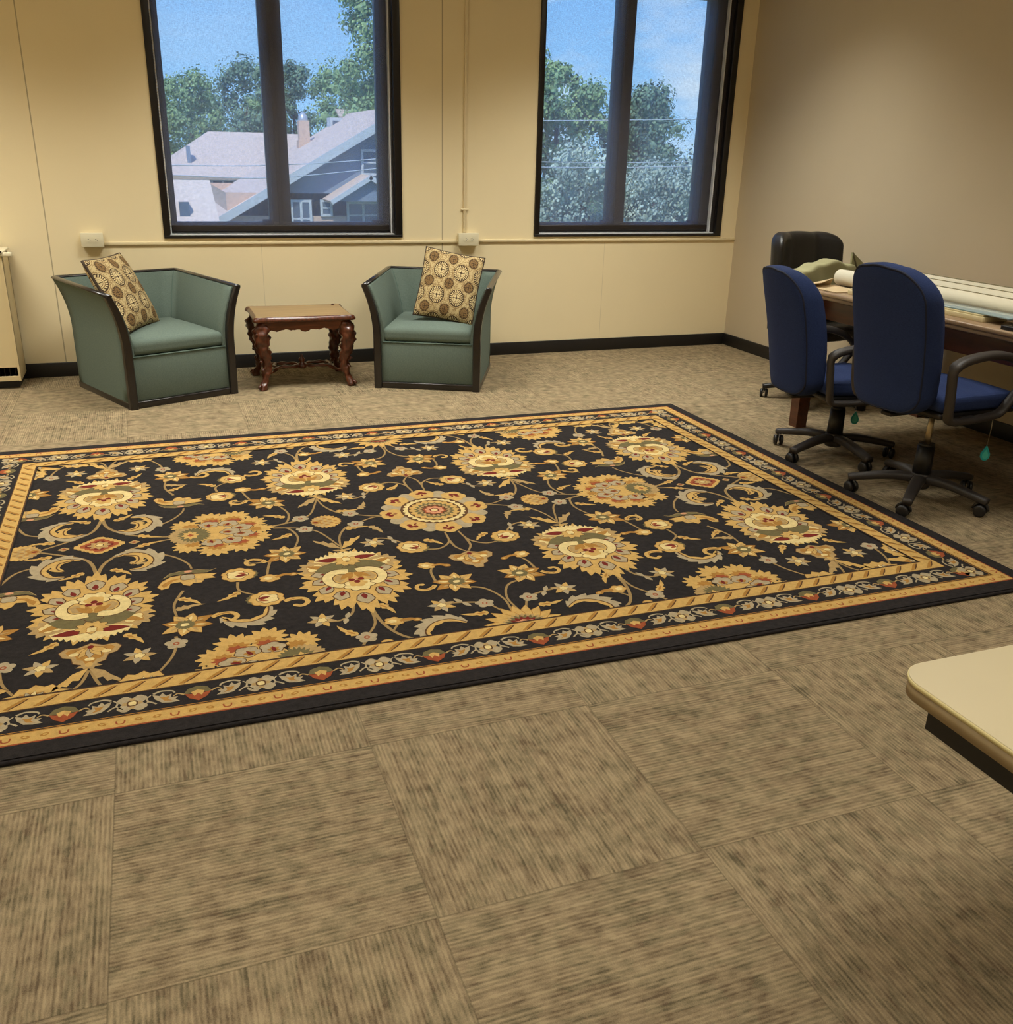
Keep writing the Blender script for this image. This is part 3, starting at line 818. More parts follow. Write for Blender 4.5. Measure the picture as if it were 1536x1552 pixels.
for sy in (-1, 1):
    k = MB(); Y = sy * .262
    P = smooth_path([(-.17, Y, .44), (-.175, Y, .54), (-.14, Y, .60), (-.05, Y, .625), (.08, Y, .62), (.16, Y, .59), (.15, Y, .54), (.10, Y, .45)], 5)
    k.tube(P, .017, 10, ell=(1.2, 1)); k.bbox(-.14, .10, min(Y, Y - sy * .08), max(Y, Y - sy * .08), .425, .445, .004); k.build('armrest', M_polyd, bc)

# canvas bag on the black chair
M_canvas = mat('olive_canvas', (150, 146, 108), .9, var=.12, bump=.3, bscale=300, vscale=9)
M_canvasd = mat('dark_canvas_lining', (92, 84, 58), .9)
bg = thing('canvas_bag', 'slouching khaki canvas bag sitting on the black chair behind the desk end', 'bag', (-.590, -1.88, .538), radians(4))
k = MB()
def wbag(p):
    u, v, w_ = p.x / .215, p.z / .165, p.y / .085
    sag = .008 * sin(u * 9) + .012 * sin(u * 3 + 1)
    z = p.z + .165 + (sag - .02 * abs(u) if v > 0 else 0) * max(0, v)
    return (p.x * (1 - .03 * v) + .006 * sin(v * 6), p.y * (1 - .25 * max(0, v)) + .014 * sin(u * 5 + v * 3) * (1 - abs(v) * .3), z)
k.rbox(.215, .085, .165, .022, wbag, 18); k.build('bag_body', M_canvas, bg)
# stiff folded flap standing up at the right end
k = MB()
A, B_, Cc, Dd = Vector((.150, -.06, .11)), Vector((.175, -.02, .385)), Vector((.330, .0, .29)), Vector((.300, -.06, .07))
for (p, q, s_) in ((A, B_, Dd), (B_, Cc, Dd)):
    nrm = (q - p).cross(s_ - p).normalized() * .006
    k.add([p + nrm, q + nrm, s_ + nrm, p - nrm, q - nrm, s_ - nrm], [(0, 1, 2), (5, 4, 3), (0, 3, 4, 1), (1, 4, 5, 2), (2, 5, 3, 0)], 0)
k.build('bag_flap', M_canvas, bg)
k = MB(); k.tube(smooth_path([B_ + Vector((0, -.008, 0)), B_.lerp(Dd, .5) + Vector((0, -.012, 0)), Dd + Vector((0, -.008, 0))], 4), .005, 6); k.build('flap_binding', M_canvasd, bg)

# ---------------------------------------------------------------- desk along the right wall
M_dtop = wood_mat('weathered_desk_top', (132, 104, 78), (176, 150, 118), 'Y', .35, 1.2)
M_dbody = wood_mat('reddish_brown_desk_wood', (58, 28, 14), (92, 48, 26), 'Y', .4, 1.2)
DX0, DX1, DY0, DY1, DZ = -1.065, -.02, -4.75, -2.235, .785
dk = thing('work_desk', 'long brown wooden desk along the right wall with square legs', 'desk', (0, 0, 0))
k = MB(); k.bbox(DX0, DX1, DY0, DY1, DZ - .022, DZ, .006); k.bbox(DX0 + .012, DX1 - .012, DY0 + .012, DY1 - .012, DZ - .042, DZ - .020, .006); k.build('desk_top', M_dtop, dk)
for q in ((DX0 + .085, DX0 + .11, DY0 + .06, DY1 - .06), (DX1 - .075, DX1 - .05, DY0 + .06, DY1 - .06), (DX0 + .06, DX1 - .06, DY1 - .085, DY1 - .06), (DX0 + .06, DX1 - .06, DY0 + .06, DY0 + .085)):
    k = MB(); k.bbox(*q, DZ - .155, DZ - .041, .003); k.build('apron', M_dbody, dk)
for x in (DX0 + .045, DX1 - .125):
    for y in (DY0 + .045, DY1 - .125):
        k = MB(); cx, cy = x + .04, y + .04
        k.add([(cx + a * h, cy + c * h, z) for z, h in ((0, .034), (DZ - .041, .042)) for a, c in ((-1, -1), (1, -1), (1, 1), (-1, 1))], [(0, 3, 2, 1), (4, 5, 6, 7), (0, 1, 5, 4), (1, 2, 6, 5), (2, 3, 7, 6), (3, 0, 4, 7)])
        k.build('leg', M_dbody, dk)

# things on the desk
M_paper = mat('white_paper', (226, 218, 192), .6, var=.03)
M_paper2 = mat('cream_board', (222, 208, 164), .6, var=.03)
M_core = mat('brown_cardboard', (120, 84, 50), .8)
def paper_roll(x, y0, y1, r_, label, z0=DZ):
    o = thing('paper_roll', label, 'paper roll', (x, (y0 + y1) / 2, z0), 0, 'rolled paper on the desk')
    k = MB(); L = (y1 - y0) / 2
    pts = []   # spiral cross-section: a rolled sheet with thickness
    n = 46; sp = []
    for i in range(n + 1):
        a = 2 * pi * 2.2 * i / n; rr = r_ - .010 * (1 - i / n)
        sp.append((rr * cos(a), rr * sin(a)))
    vs = []
    for yy in (-L, L):
        for q in sp: vs.append((q[0], yy, r_ + q[1]))
        for q in sp: vs.append((q[0] * .975, yy, r_ + q[1] * .975))
    W = n + 1
    fs = []
    for i in range(n):
        fs += [(i, i + 1, 2 * W + i + 1, 2 * W + i), (W + i, 3 * W + i, 3 * W + i + 1, W + i + 1), (i, W + i, W + i + 1, i + 1), (2 * W + i, 2 * W + i + 1, 3 * W + i + 1, 3 * W + i)]
    k.add(vs, fs, 0, True); k.build('rolled_sheet', M_paper, o, recalc=False)
    k = MB(); k.tube([(0, -L + .004, r_), (0, L - .004, r_)], r_ * .80, 20, caps=True); k.build('inner_core', M_paper, o)
    return o
paper_roll(-.785, -4.2, -2.262, .046, 'long white roll of paper lying nearest the desk front, its end by the folded card')
paper_roll(-.42, -4.3, -2.30, .044, 'long white roll of paper on the desk, the one nearest the right wall')
paper_roll(-.605, -4.25, -2.36, .047, 'white roll of paper in the middle, between the front roll and the wall roll')
k = MB(); k.bbox(-.985, -.84, -3.47, -2.58, DZ, DZ + .022, .002); k.bbox(-.98, -.842, -3.46, -2.59, DZ + .0225, DZ + .030, .001)
tag(k.build('foam_board', M_paper2), 'cream board stack lying along the front of the desk in front of the paper roll', 'board')
M_sheetglass = mat('pale_blue_acrylic', (150, 172, 176), .1, var=.02, coat=.6)
k = MB(); k.bbox(-.975, -.838, -3.60, -2.62, DZ + .031, DZ + .037, .001)
tag(k.build('acrylic_sheet', M_sheetglass), 'thin bluish clear sheet lying on top of the cream board stack', 'sheet')
M_frame = mat('black_picture_frame', (20, 19, 20), .3)
def frame(x0, x1, y0, y1, z0, h, label):
    o = thing('picture_frame', label, 'picture frame', ((x0 + x1) / 2, (y0 + y1) / 2, z0), 0, 'black frames lying on the desk')
    a, c = (x1 - x0) / 2, (y1 - y0) / 2
    k = MB(); b = .028
    k.bbox(-a, -a + b, -c, c, 0, h, .003); k.bbox(a - b, a, -c, c, 0, h, .003); k.bbox(-a + b, a - b, -c, -c + b, 0, h, .003); k.bbox(-a + b, a - b, c - b, c, 0, h, .003)
    k.box(-a + .01, a - .01, -c + .01, c - .01, .001, h * .4); k.build('frame_moulding', M_frame, o)
    k = MB(); k.box(-a + b, a - b, -c + b, c - b, h * .4, h * .5); k.build('mat_board', M_paper, o)
    return o
frame(-1.045, -.845, -3.93, -3.625, DZ, .018, 'thin black frame with white mat lying at the desk front, under the other')
frame(-.985, -.84, -4.05, -3.635, DZ + .0185, .028, 'deep black frame lying on the desk on top of the thin one')
k = MB()   # folded card by the far corner of the desk
for (p, q, s_, u_) in (((-1.03, -2.26, .002), (-.845, -2.26, .002), (-.845, -2.54, .002), (-1.03, -2.54, .002)), ((-1.03, -2.26, .002), (-.845, -2.26, .002), (-.86, -2.30, .042), (-1.0, -2.38, .030))):
    V = [Vector(t_) + Vector((0, 0, DZ)) for t_ in (p, q, s_, u_)]; nn = Vector((0, 0, .003))
    k.add([v for v in V] + [v + nn for v in V], [(0, 1, 2, 3), (4, 7, 6, 5), (0, 4, 5, 1), (1, 5, 6, 2), (2, 6, 7, 3), (3, 7, 4, 0)])
tag(k.build('folded_card', mat('kraft_card', (196, 172, 132), .8)), 'tan folded card on the far front corner of the desk', 'card')

# ---------------------------------------------------------------- cream table at the lower right
M_lam = mat('cream_laminate', (192, 177, 142), .35, var=.02)
M_lamedge = mat('tan_edge_band', (150, 130, 96), .5, var=.12, vscale=8, stretch=(1, 8, 1))
M_lamlip = mat('cream_edge_lip', (206, 190, 136), .4, var=.02)
M_steel = mat('black_steel', (13, 11, 11), .45)
nt = thing('cream_table', 'cream laminate table with rounded corner and black steel frame at the lower right', 'table', (0, 0, 0))
X0, X1, Y0, Y1 = -3.418, -1.90, -6.60, -5.688
def rr(x0, x1, y0, y1, r_, n=10):
    P = []
    for cx, cy, a0 in ((x1 - r_, y1 - r_, 0), (x0 + r_, y1 - r_, pi / 2), (x0 + r_, y0 + r_, pi), (x1 - r_, y0 + r_, 1.5 * pi)):
        for i in range(n + 1): a = a0 + pi / 2 * i / n; P.append((cx + r_ * cos(a), cy + r_ * sin(a)))
    return P
k = MB(); k.prism(rr(X0, X1, Y0, Y1, .05), .726, .7300, 0, smooth=True); k.build('table_top', M_lam, nt)
k = MB(); k.prism(rr(X0 - .0015, X1 + .0015, Y0 - .0015, Y1 + .0015, .051), .7215, .7285, 0, smooth=True); k.build('edge_lip', M_lamlip, nt)
k = MB(); k.prism(rr(X0, X1, Y0, Y1, .05), .700, .7212, 0, smooth=True); k.build('edge_band', M_lamedge, nt)
k = MB()
k.box(X0 + .012, X0 + .037, Y0 + .07, Y1 - .065, .664, .700); k.box(X1 - .037, X1 - .012, Y0 + .07, Y1 - .065, .664, .700)
k.box(X0 + .30, X1 - .30, Y1 - .25, Y1 - .22, .664, .700); k.box(X0 + .30, X1 - .30, Y0 + .22, Y0 + .25, .664, .700)
k.box(X0 + .02, X0 + .33, (Y0 + Y1) / 2 - .02, (Y0 + Y1) / 2 + .02, .664, .700); k.box(X1 - .33, X1 - .02, (Y0 + Y1) / 2 - .02, (Y0 + Y1) / 2 + .02, .664, .700)
k.build('steel_frame', M_steel, nt)
for x in (X0 + .33, X1 - .33):
    k = MB(); cy = (Y0 + Y1) / 2
    k.box(x - .03, x + .03, cy - .03, cy + .03, .03, .664); k.bbox(x - .035, x + .035, cy - .28, cy + .28, 0, .035, .006); k.build('pedestal_leg', M_steel, nt)
# ---------------------------------------------------------------- the large floral rug
RCX, RCY, RHX, RHY = -3.37, -3.065, 1.905, 1.352
def pile_mat(name, col, var=.10):
    m, t, b = base_mat(name)
    geo = t.new('ShaderNodeNewGeometry').outputs['Position']
    n = t.noise(geo, 55, 3, .6); n2 = t.noise(geo, 420, 1)
    f = t.math('ADD', t.math('MULTIPLY', n, .6), t.math('MULTIPLY', n2, .4))
    f = t.math('ADD', t.math('MULTIPLY_ADD', t.math('SUBTRACT', f, .5), 2.2, .5), 0, clamp=True)
    c = srgb(*col); lo = tuple(x * (1 - 2.2 * var) for x in c[:3]) + (1,); hi = tuple(min(1, x * (1 + 2.2 * var)) for x in c[:3]) + (1,)
    t.link(t.mix(f, lo, hi), b.inputs['Base Color'])
    b.inputs['Roughness'].default_value = .95; b.inputs['Specular IOR Level'].default_value = .15
    t.link(t.bump(t.math('ADD', n2, n), .5, .003), b.inputs['Normal'])
    return m
RUGM = [('rug_charcoal', (38, 34, 33)), ('rug_gold', (186, 150, 86)), ('rug_ochre', (156, 112, 52)), ('rug_grey', (160, 144, 114)), ('rug_red', (106, 34, 26)),
        ('rug_olive', (102, 92, 60)), ('rug_cream', (206, 184, 128)), ('rug_tan', (162, 134, 88)), ('rug_rust', (142, 72, 42)), ('rug_brown', (86, 58, 34)), ('rug_pink', (190, 134, 100)), ('rug_stem', (144, 118, 76))]
BK, GO, OC, GR, RE, OL, CR, TA, RU, BR, PK, ST = range(12)
rug_mats = [pile_mat(n, c, .22 if n == 'rug_charcoal' else .10) for n, c in RUGM]
RZ = .0115
R_ = MB(); cnt = [0]
class Tf:
    """2-D placement: local point -> rug point, then mirrored into a quadrant"""
    def __init__(s, x=0, y=0, rot_=0, sc=1, sx=1, sy=1, layer=1, fx=1, ky=1):
        s.x, s.y, s.c, s.s, s.sc, s.sx, s.sy, s.layer, s.fx, s.ky = x, y, cos(radians(rot_)), sin(radians(rot_)), sc, sx, sy, layer, fx, ky
    def __call__(s, p):
        u, v = p[0] * s.sc * s.fx, p[1] * s.sc * s.ky
        return (s.sx * (s.x + u * s.c - v * s.s), s.sy * (s.y + u * s.s + v * s.c))
def poly(T_, pts, m, outline=0.0, om=BR):
    if outline:
        cx = sum(p[0] for p in pts) / len(pts); cy = sum(p[1] for p in pts) / len(pts)
        rr = max(hypot(p[0] - cx, p[1] - cy) for p in pts) or 1
        q = [(cx + (p[0] - cx) * (1 + outline / max(.3 * rr, hypot(p[0] - cx, p[1] - cy))), cy + (p[1] - cy) * (1 + outline / max(.3 * rr, hypot(p[0] - cx, p[1] - cy)))) for p in pts]
        poly(T_, q, om)
    cnt[0] += 1
    z = RZ + .0006 + T_.layer * .0004 + min(cnt[0], 110) * .000010
    P = [T_(p) for p in pts]
    area = sum(P[i][0] * P[(i + 1) % len(P)][1] - P[(i + 1) % len(P)][0] * P[i][1] for i in range(len(P)))
    if area < 0: P = P[::-1]
    R_.add([(RCX + x, RCY + y, z) for x, y in P], [list(range(len(P)))], m)
def polar(cx, cy, rx, ry, fn, n=96, a0=0, a1=2 * pi):
    out = []
    for i in range(n):
        a = a0 + (a1 - a0) * i / (n if a1 - a0 > 6.28 else n - 1); r_ = fn(a); out.append((cx + rx * r_ * cos(a), cy + ry * r_ * sin(a)))
    return out
def jag(teeth, depth, ph=0):
    def f(a):
        u = (a * teeth / (2 * pi) + ph) % 1.0
        return 1 - depth * (2 * u if u < .5 else 2 - 2 * u)
    return f
def saw(lobes, tpl, depth, tdepth):
    def f(a):
        u = (a * lobes / (2 * pi)) % 1.0; v = (a * lobes * tpl / (2 * pi)) % 1.0
        return 1 - depth * (1 - sin(pi * u)) - tdepth * (abs(2 * v - 1))
    return f
def scal(lobes, depth, ph=0): return lambda a: 1 - depth * (1 - abs(sin((a + ph) * lobes / 2)))
def drop(cx, cy, ang, L, W, n=9):
    """pointed leaf shape from its base at cx,cy"""
    a = radians(ang); ux, uy = cos(a), sin(a); out = []
    for i in range(n + 1): u = i / n; w = W * sin(pi * u ** .8) ; out.append((cx + ux * L * u - uy * w, cy + uy * L * u + ux * w))
    for i in range(n - 1, 0, -1): u = i / n; w = -W * sin(pi * u ** .8); out.append((cx + ux * L * u - uy * w, cy + uy * L * u + ux * w))
    return out
def ell(cx, cy, rx, ry, n=20, rt=0):
    c, s = cos(radians(rt)), sin(radians(rt))
    return [(cx + rx * cos(2 * pi * i / n) * c - ry * sin(2 * pi * i / n) * s, cy + rx * cos(2 * pi * i / n) * s + ry * sin(2 * pi * i / n) * c) for i in range(n)]
def ribbon(T_, pts, w, m=ST, taper=.4, n=7):
    P = smooth_path([(p[0], p[1], 0) for p in pts], n); L = []; Rr = []
    N = len(P)
    for i, p in enumerate(P):
        t_ = (P[min(i + 1, N - 1)] - P[max(i - 1, 0)]).normalized(); q = Vector((-t_.y, t_.x, 0)); ww = w * (1 - taper * i / N) / 2
        L.append((p + q * ww)); Rr.append((p - q * ww))
    cnt[0] += 1; z = RZ + .0006 + T_.layer * .0004 + min(cnt[0], 110) * .000010
    A = [T_((p.x, p.y)) for p in L]; B = [T_((p.x, p.y)) for p in Rr]
    vs = [(RCX + x, RCY + y, z) for x, y in A + B]
    R_.add(vs, [(i, N + i, N + i + 1, i + 1) if T_.sx * T_.sy > 0 else (i, i + 1, N + i + 1, N + i) for i in range(N - 1)], m)
def frond(T_, pts, w, m=GO, m2=GR, teeth=7, side=1):
    """acanthus leaf along a curve, saw-toothed outer edge in m2, smooth inner blade in m"""
    P = smooth_path([(p[0], p[1], 0) for p in pts], 8); N = len(P); O = []; I = []; C_ = []
    for i, p in enumerate(P):
        u = i / (N - 1); t_ = (P[min(i + 1, N - 1)] - P[max(i - 1, 0)]).normalized(); q = Vector((-t_.y, t_.x, 0)) * side
        env = sin(pi * min(1, u * .92 + .04)) ** .7
        fr_ = (u * teeth) % 1.0; tooth = (1 - fr_)
        O.append(p + q * w * env * (.50 + .55 * tooth) + t_ * w * .35 * tooth * -1 * env)
        I.append(p - q * w * env * (.34 + .14 * abs(sin(u * teeth * 1.8)))); C_.append(p + q * w * .02)
    poly(T_, [(p.x, p.y) for p in C_] + [(p.x, p.y) for p in reversed(O)], m2)
    poly(T_, [(p.x, p.y) for p in C_] + [(p.x, p.y) for p in reversed(I)], m)
    ribbon(T_, [(p.x, p.y) for p in C_[::4]], .006, BR)

# --- motifs, each in its own local frame
def big_palmette(T_):
    # gold halo with ragged petals; +y is the tip, -y the calyx
    def f(a):
        up = (sin(a) + 1) / 2
        L = 13; u = (a * L / (2 * pi) + .25) % 1.0
        lobe = .17 * (1 - sin(pi * u)); t3 = (u * 3) % 1.0
        r_ = 1.06 - lobe - .125 * abs(2 * t3 - 1)
        return r_
    halo = []
    for i in range(312):
        a = 2 * pi * i / 312; r_ = f(a)
        x, y = .192 * r_ * cos(a), .248 * r_ * sin(a)
        if y > 0: y *= 1 + .10 * max(0, sin(a)) ** 24
        halo.append((x, y))
    poly(T_, halo, GO)
    # shadow line inside
    # calyx wings
    for s_ in (-1, 1):
        poly(T_, polar(s_ * .125, -.12, .062, .062, jag(9, .32)), TA); poly(T_, polar(s_ * .118, -.115, .036, .034, scal(5, .3)), CR, .003, OC)
        poly(T_, drop(s_ * .08, -.10, 90 - s_ * 118, .085, .016), OC)
    # grey spade petals with red hearts
    for x, y in ((0, .168), (-.072, .128), (.072, .128), (-.113, .072), (.113, .072), (-.122, .004), (.122, .004), (-.112, -.055), (.112, -.055)):
        a = math.degrees(atan2(y + .06, x * .95)); sc = 1.12 if abs(x) < .1 else 1.0
        if x == 0: a = 90; sc = 1.25
        ca, sa = cos(radians(a)), sin(radians(a))
        sp = [(-.028, -.006), (-.014, -.018), (.010, -.024), (.022, -.014), (.034, 0), (.022, .014), (.010, .024), (-.014, .018), (-.028, .006)]
        pts = [(x + (u * ca - v * sa) * sc, y + (u * sa + v * ca) * sc) for u, v in sp]
        poly(T_, pts, GR, .0045, BR)
        poly(T_, drop(x - ca * .028 * sc, y - sa * .028 * sc, a, .036 * sc, .0085 * sc), RE)
    # olive collar
    poly(T_, [(-.095, -.055), (-.06, -.075), (0, -.058), (.06, -.075), (.095, -.055), (.13, -.085), (.10, -.125), (.05, -.15), (0, -.135), (-.05, -.15), (-.10, -.125), (-.13, -.085)], OL)
    poly(T_, polar(0, -.075, .034, .030, scal(5, .2)), OL, .003, BR)
    # red and cream jagged foot
    ft = []
    for i in range(25):
        x = -.115 + .23 * i / 24; ft.append((x, -.172 - .052 * (1 - (x / .125) ** 2) - (.018 if i % 2 else 0)))
    poly(T_, ft + [(.12, -.165), (.05, -.145), (-.05, -.145), (-.12, -.165)], CR)
    for s_ in (-1, 1): poly(T_, drop(s_ * .015, -.168, 90 - s_ * 95, .10, .020), RE)
    poly(T_, polar(0, -.15, .052, .044, jag(9, .30, .25)), GO, .003, BR); poly(T_, polar(0, -.165, .017, .018, scal(4, .3)), CR, .003, OC)
    poly(T_, ell(0, -.145, .008, .006), BR)
    # cream double scroll
    for s_ in (-1, 1):
        T2 = T_
        pts = [(s_ * .015, -.055), (s_ * .06, -.060), (s_ * .092, -.030), (s_ * .095, .015), (s_ * .072, .050), (s_ * .045, .054), (s_ * .028, .040)]
        ribbon(T2, pts, .046, BR, .3); ribbon(T2, pts, .038, CR, .3)
        poly(T2, [(s_ * .035, -.035), (s_ * .062, -.030), (s_ * .074, .005), (s_ * .058, .026), (s_ * .040, .010)], TA)
        poly(T2, drop(s_ * .008, -.045, 90 - s_ * 42, .070, .013), OC)
        poly(T2, drop(s_ * .006, -.045, 90 - s_ * 18, .060, .011), OC)
    poly(T_, polar(0, .062, .054, .046, scal(7, .24, .2)), CR, .004, BR)
    poly(T_, polar(0, .048, .034, .030, scal(5, .2)), GO)
    poly(T_, ell(0, .034, .011, .013), RE); poly(T_, ell(-.016, .016, .012, .011), RE); poly(T_, ell(.016, .016, .012, .011), RE); poly(T_, ell(0, .010, .007, .008), PK)
def big_peony(T_):
    # +x is the pointed tip, -x the fringed eye
    lobes = [(-.135, .105, .060, 1.05), (-.135, -.110, .058, 1.1), (-.040, .165, .068, .95), (-.035, -.165, .070, .95), (.058, .160, .068, 1), (.062, -.150, .068, 1), (.118, .078, .066, 1), (.118, -.078, .066, 1), (.148, 0, .050, .9)]
    for x, y, r_, e in lobes: poly(T_, polar(x, y, r_, r_ * e, jag(11, .36, x * 9)), GO)
    poly(T_, ell(.01, 0, .11, .13), GO)
    poly(T_, drop(.13, 0, 0, .075, .020), GO)
    for x, y, r_, e in lobes: poly(T_, polar(x * .86, y * .84, r_ * .56, r_ * .50, jag(9, .34, y * 7)), OC)
    for x, y in ((-.03, .125), (-.03, -.125), (.055, .118), (.060, -.115), (.105, .055), (.105, -.055)): poly(T_, polar(x, y, .034, .024, jag(7, .4)), RU)
    for x, y, a in ((-.045, .095, 80), (-.045, -.095, -80), (.030, .088, 60), (.030, -.088, -60), (.078, .034, 20), (.078, -.034, -20), (.030, .0, 0)):
        ca, sa = cos(radians(a)), sin(radians(a))
        poly(T_, polar(x, y, .040, .033, scal(5, .22, radians(a))), GR, .003, BR)
        poly(T_, polar(x - ca * .012, y - sa * .012, .020, .018, jag(5, .4)), OC); poly(T_, drop(x - ca * .026, y - sa * .026, a, .034, .007), RE)
    # fringed eye
    poly(T_, polar(-.130, 0, .074, .090, jag(26, .16)), TA); poly(T_, polar(-.105, 0, .064, .078, jag(24, .22)), OL)
    poly(T_, polar(-.120, 0, .034, .042, jag(8, .35)), GO); poly(T_, polar(-.120, 0, .014, .014, jag(4, .4)), RU)
def rosette(T_, half=False):
    for i in range(8):
        a = radians(22.5 + 45 * i); poly(T_, polar(.178 * cos(a), .192 * sin(a), .046, .050, scal(4, .15, a)), GR)
    for i in range(8):
        a = radians(45 * i)
        cx, cy = .178 * cos(a), .198 * sin(a)
        poly(T_, polar(cx, cy, .056, .058, scal(5, .16, a)), GO, .002, TA)
        for d, l in ((-.42, .022), (0, .026), (.42, .022)):
            poly(T_, ell(cx + l * .85 * cos(a + d * 2.2), cy + l * .85 * sin(a + d * 2.2), .0115, .0115, 10), RE)
        poly(T_, drop(cx - .02 * cos(a), cy - .02 * sin(a), math.degrees(a), .024, .005), RE)
    poly(T_, ell(0, 0, .142, .152, 40), BR); poly(T_, polar(0, 0, .134, .144, scal(28, .10)), CR); poly(T_, ell(0, 0, .112, .120, 40), BR)
    poly(T_, polar(0, 0, .108, .116, scal(20, .14)), GO); poly(T_, polar(0, 0, .088, .094, jag(20, .20)), OL); poly(T_, polar(0, 0, .072, .077, jag(20, .18)), TA)
    poly(T_, polar(0, 0, .062, .066, jag(18, .24)), BR); poly(T_, polar(0, 0, .048, .050, scal(8, .2)), RU); poly(T_, polar(0, 0, .040, .042, scal(8, .2)), PK)
    poly(T_, polar(0, 0, .022, .023, scal(6, .2)), RE); poly(T_, polar(0, 0, .015, .016, scal(6, .2)), CR)
def half_sun(T_):
    # +y points into the field
    n = 11
    for i in range(n):
        a = radians(-5 + 190 * i / (n - 1)); poly(T_, drop(.02 * cos(a), .02 * sin(a), math.degrees(a), .102, .019), GO, .0025, OC)
    poly(T_, polar(0, 0, .074, .072, jag(26, .2)), TA); poly(T_, polar(0, 0, .066, .062, jag(24, .22)), OL)
    poly(T_, polar(0, 0, .054, .050, jag(16, .26)), RE); poly(T_, polar(0, 0, .040, .034, jag(8, .2)), PK)
    poly(T_, polar(0, -.005, .032, .024, scal(5, .2)), GO); poly(T_, ell(0, .004, .008, .008), CR)
def daisy(T_):
    for i in range(8):
        a = 360 / 8 * i + 20; poly(T_, drop(0, 0, a, .090 if i in (0, 4) else .078, .021), OC if i in (0, 3, 7) else GO, .0025, BR)
        poly(T_, drop(.02 * cos(radians(a)), .02 * sin(radians(a)), a, .042, .005), CR if i % 2 else TA)
    poly(T_, polar(-.008, 0, .033, .032, jag(18, .2)), OL); poly(T_, ell(-.008, 0, .014, .010, 12), CR)
def bud(T_):
    poly(T_, polar(-.022, .004, .048, .046, jag(14, .14)), OL)
    poly(T_, polar(0, 0, .058, .056, scal(9, .12)), GO, .0025, OC); poly(T_, polar(.004, 0, .037, .034, scal(5, .2)), CR, .003, BR)
    poly(T_, drop(-.03, .004, 12, .046, .010), RE); poly(T_, drop(-.028, -.004, -22, .036, .007), RU)
def tulip(T_):
    # stem side +y
    poly(T_, [(-.085, -.020), (-.060, .018), (-.02, .030), (.03, .026), (.070, .012), (.095, .022), (.060, -.004), (0, .004), (-.05, .0)], OL, .003, TA)
    poly(T_, [(-.060, -.012), (0, -.004), (.045, -.012), (.095, -.022), (.078, -.040), (.088, -.058), (.050, -.058), (.040, -.085), (.012, -.082), (0, -.102), (-.02, -.088), (-.028, -.062), (-.062, -.066), (-.068, -.100), (-.092, -.108), (-.104, -.085), (-.090, -.045)], GO, .003, BR)
    poly(T_, [(-.085, -.095), (-.092, -.070), (-.060, -.035), (-.02, -.028), (-.055, -.052), (-.074, -.085)], OC)
    poly(T_, polar(-.004, -.028, .026, .024, scal(4, .2)), GR, .003, BR); poly(T_, ell(0, .020, .014, .009), PK)
    for s_ in (-1, 1): poly(T_, drop(.02, -.045, -65 + 22 * s_, .040, .004), TA)
def fan(T_):
    # apex at the origin, opening towards -y
    pts = [(0, .0), (.035, -.022), (.070, -.018), (.086, -.040), (.074, -.072), (.050, -.082), (.044, -.115), (.022, -.128), (.014, -.155), (-.014, -.155), (-.022, -.128), (-.044, -.115), (-.050, -.082), (-.074, -.072), (-.086, -.040), (-.070, -.018), (-.035, -.022)]
    poly(T_, pts, TA, .003, BR)
    poly(T_, [(x * .8, y * .72 - .012) for x, y in pts], OC)
    for a in (-150, -120, -90, -60, -30): poly(T_, drop(0, -.03, a, .062, .012), GO if a != -90 else GR, .002, BR)
    for x, y in ((-.045, -.060), (.045, -.060), (0, -.100)): poly(T_, ell(x, y, .014, .010), CR)
    poly(T_, ell(0, -.024, .009, .011), RE)
def grey_flower(T_):
    for i in range(5): a = radians(72 * i + 18); poly(T_, ell(.020 * cos(a), .020 * sin(a), .0155, .0145, 12), GR)
    poly(T_, ell(0, 0, .010, .010), RU); poly(T_, ell(0, 0, .005, .005), GR)
def star(T_):
    for i in range(7): a = 360 / 7 * i + 10; poly(T_, drop(0, 0, a, .050, .0115), (GR, GO, GR, TA, GR, GO, TA)[i])
    poly(T_, polar(0, 0, .016, .016, scal(5, .3)), CR, .002, BR)
def small_leaf(T_, m=GO):
    # along +x, ragged, base at 0, curled tip
    poly(T_, [(0, .006), (.012, .020), (.022, .012), (.034, .022), (.044, .010), (.062, .010), (.088, -.004), (.098, -.012), (.072, -.010), (.050, -.006), (.036, -.016), (.026, -.008), (.012, -.014), (0, -.006)], m)
    poly(T_, drop(.008, .001, 0, .040, .005), OC if m == GO else TA)
def hook(T_):
    ribbon(T_, [(0, 0), (.03, .016), (.065, .012), (.078, -.016), (.060, -.040), (.040, -.036)], .020, GO, .25); poly(T_, ell(.040, -.034, .010, .009), GO)
    poly(T_, drop(.01, .004, 60, .026, .008), GO); ribbon(T_, [(.01, .004), (.045, .018), (.066, -.002)], .006, OC)
def curl_bloom(T_):
    poly(T_, polar(0, 0, .036, .030, scal(6, .22)), GO, .0025, OC); poly(T_, polar(-.006, 0, .016, .013, scal(5, .2)), CR)
    ribbon(T_, [(.02, .002), (.050, .016), (.080, .010)], .015, OC, -.3); poly(T_, ell(.082, .010, .017, .013), OC); poly(T_, ell(.084, .010, .008, .006), GO)
def twin(T_):
    for a in (60, 240): poly(T_, drop(0, 0, a, .042, .009), GR)
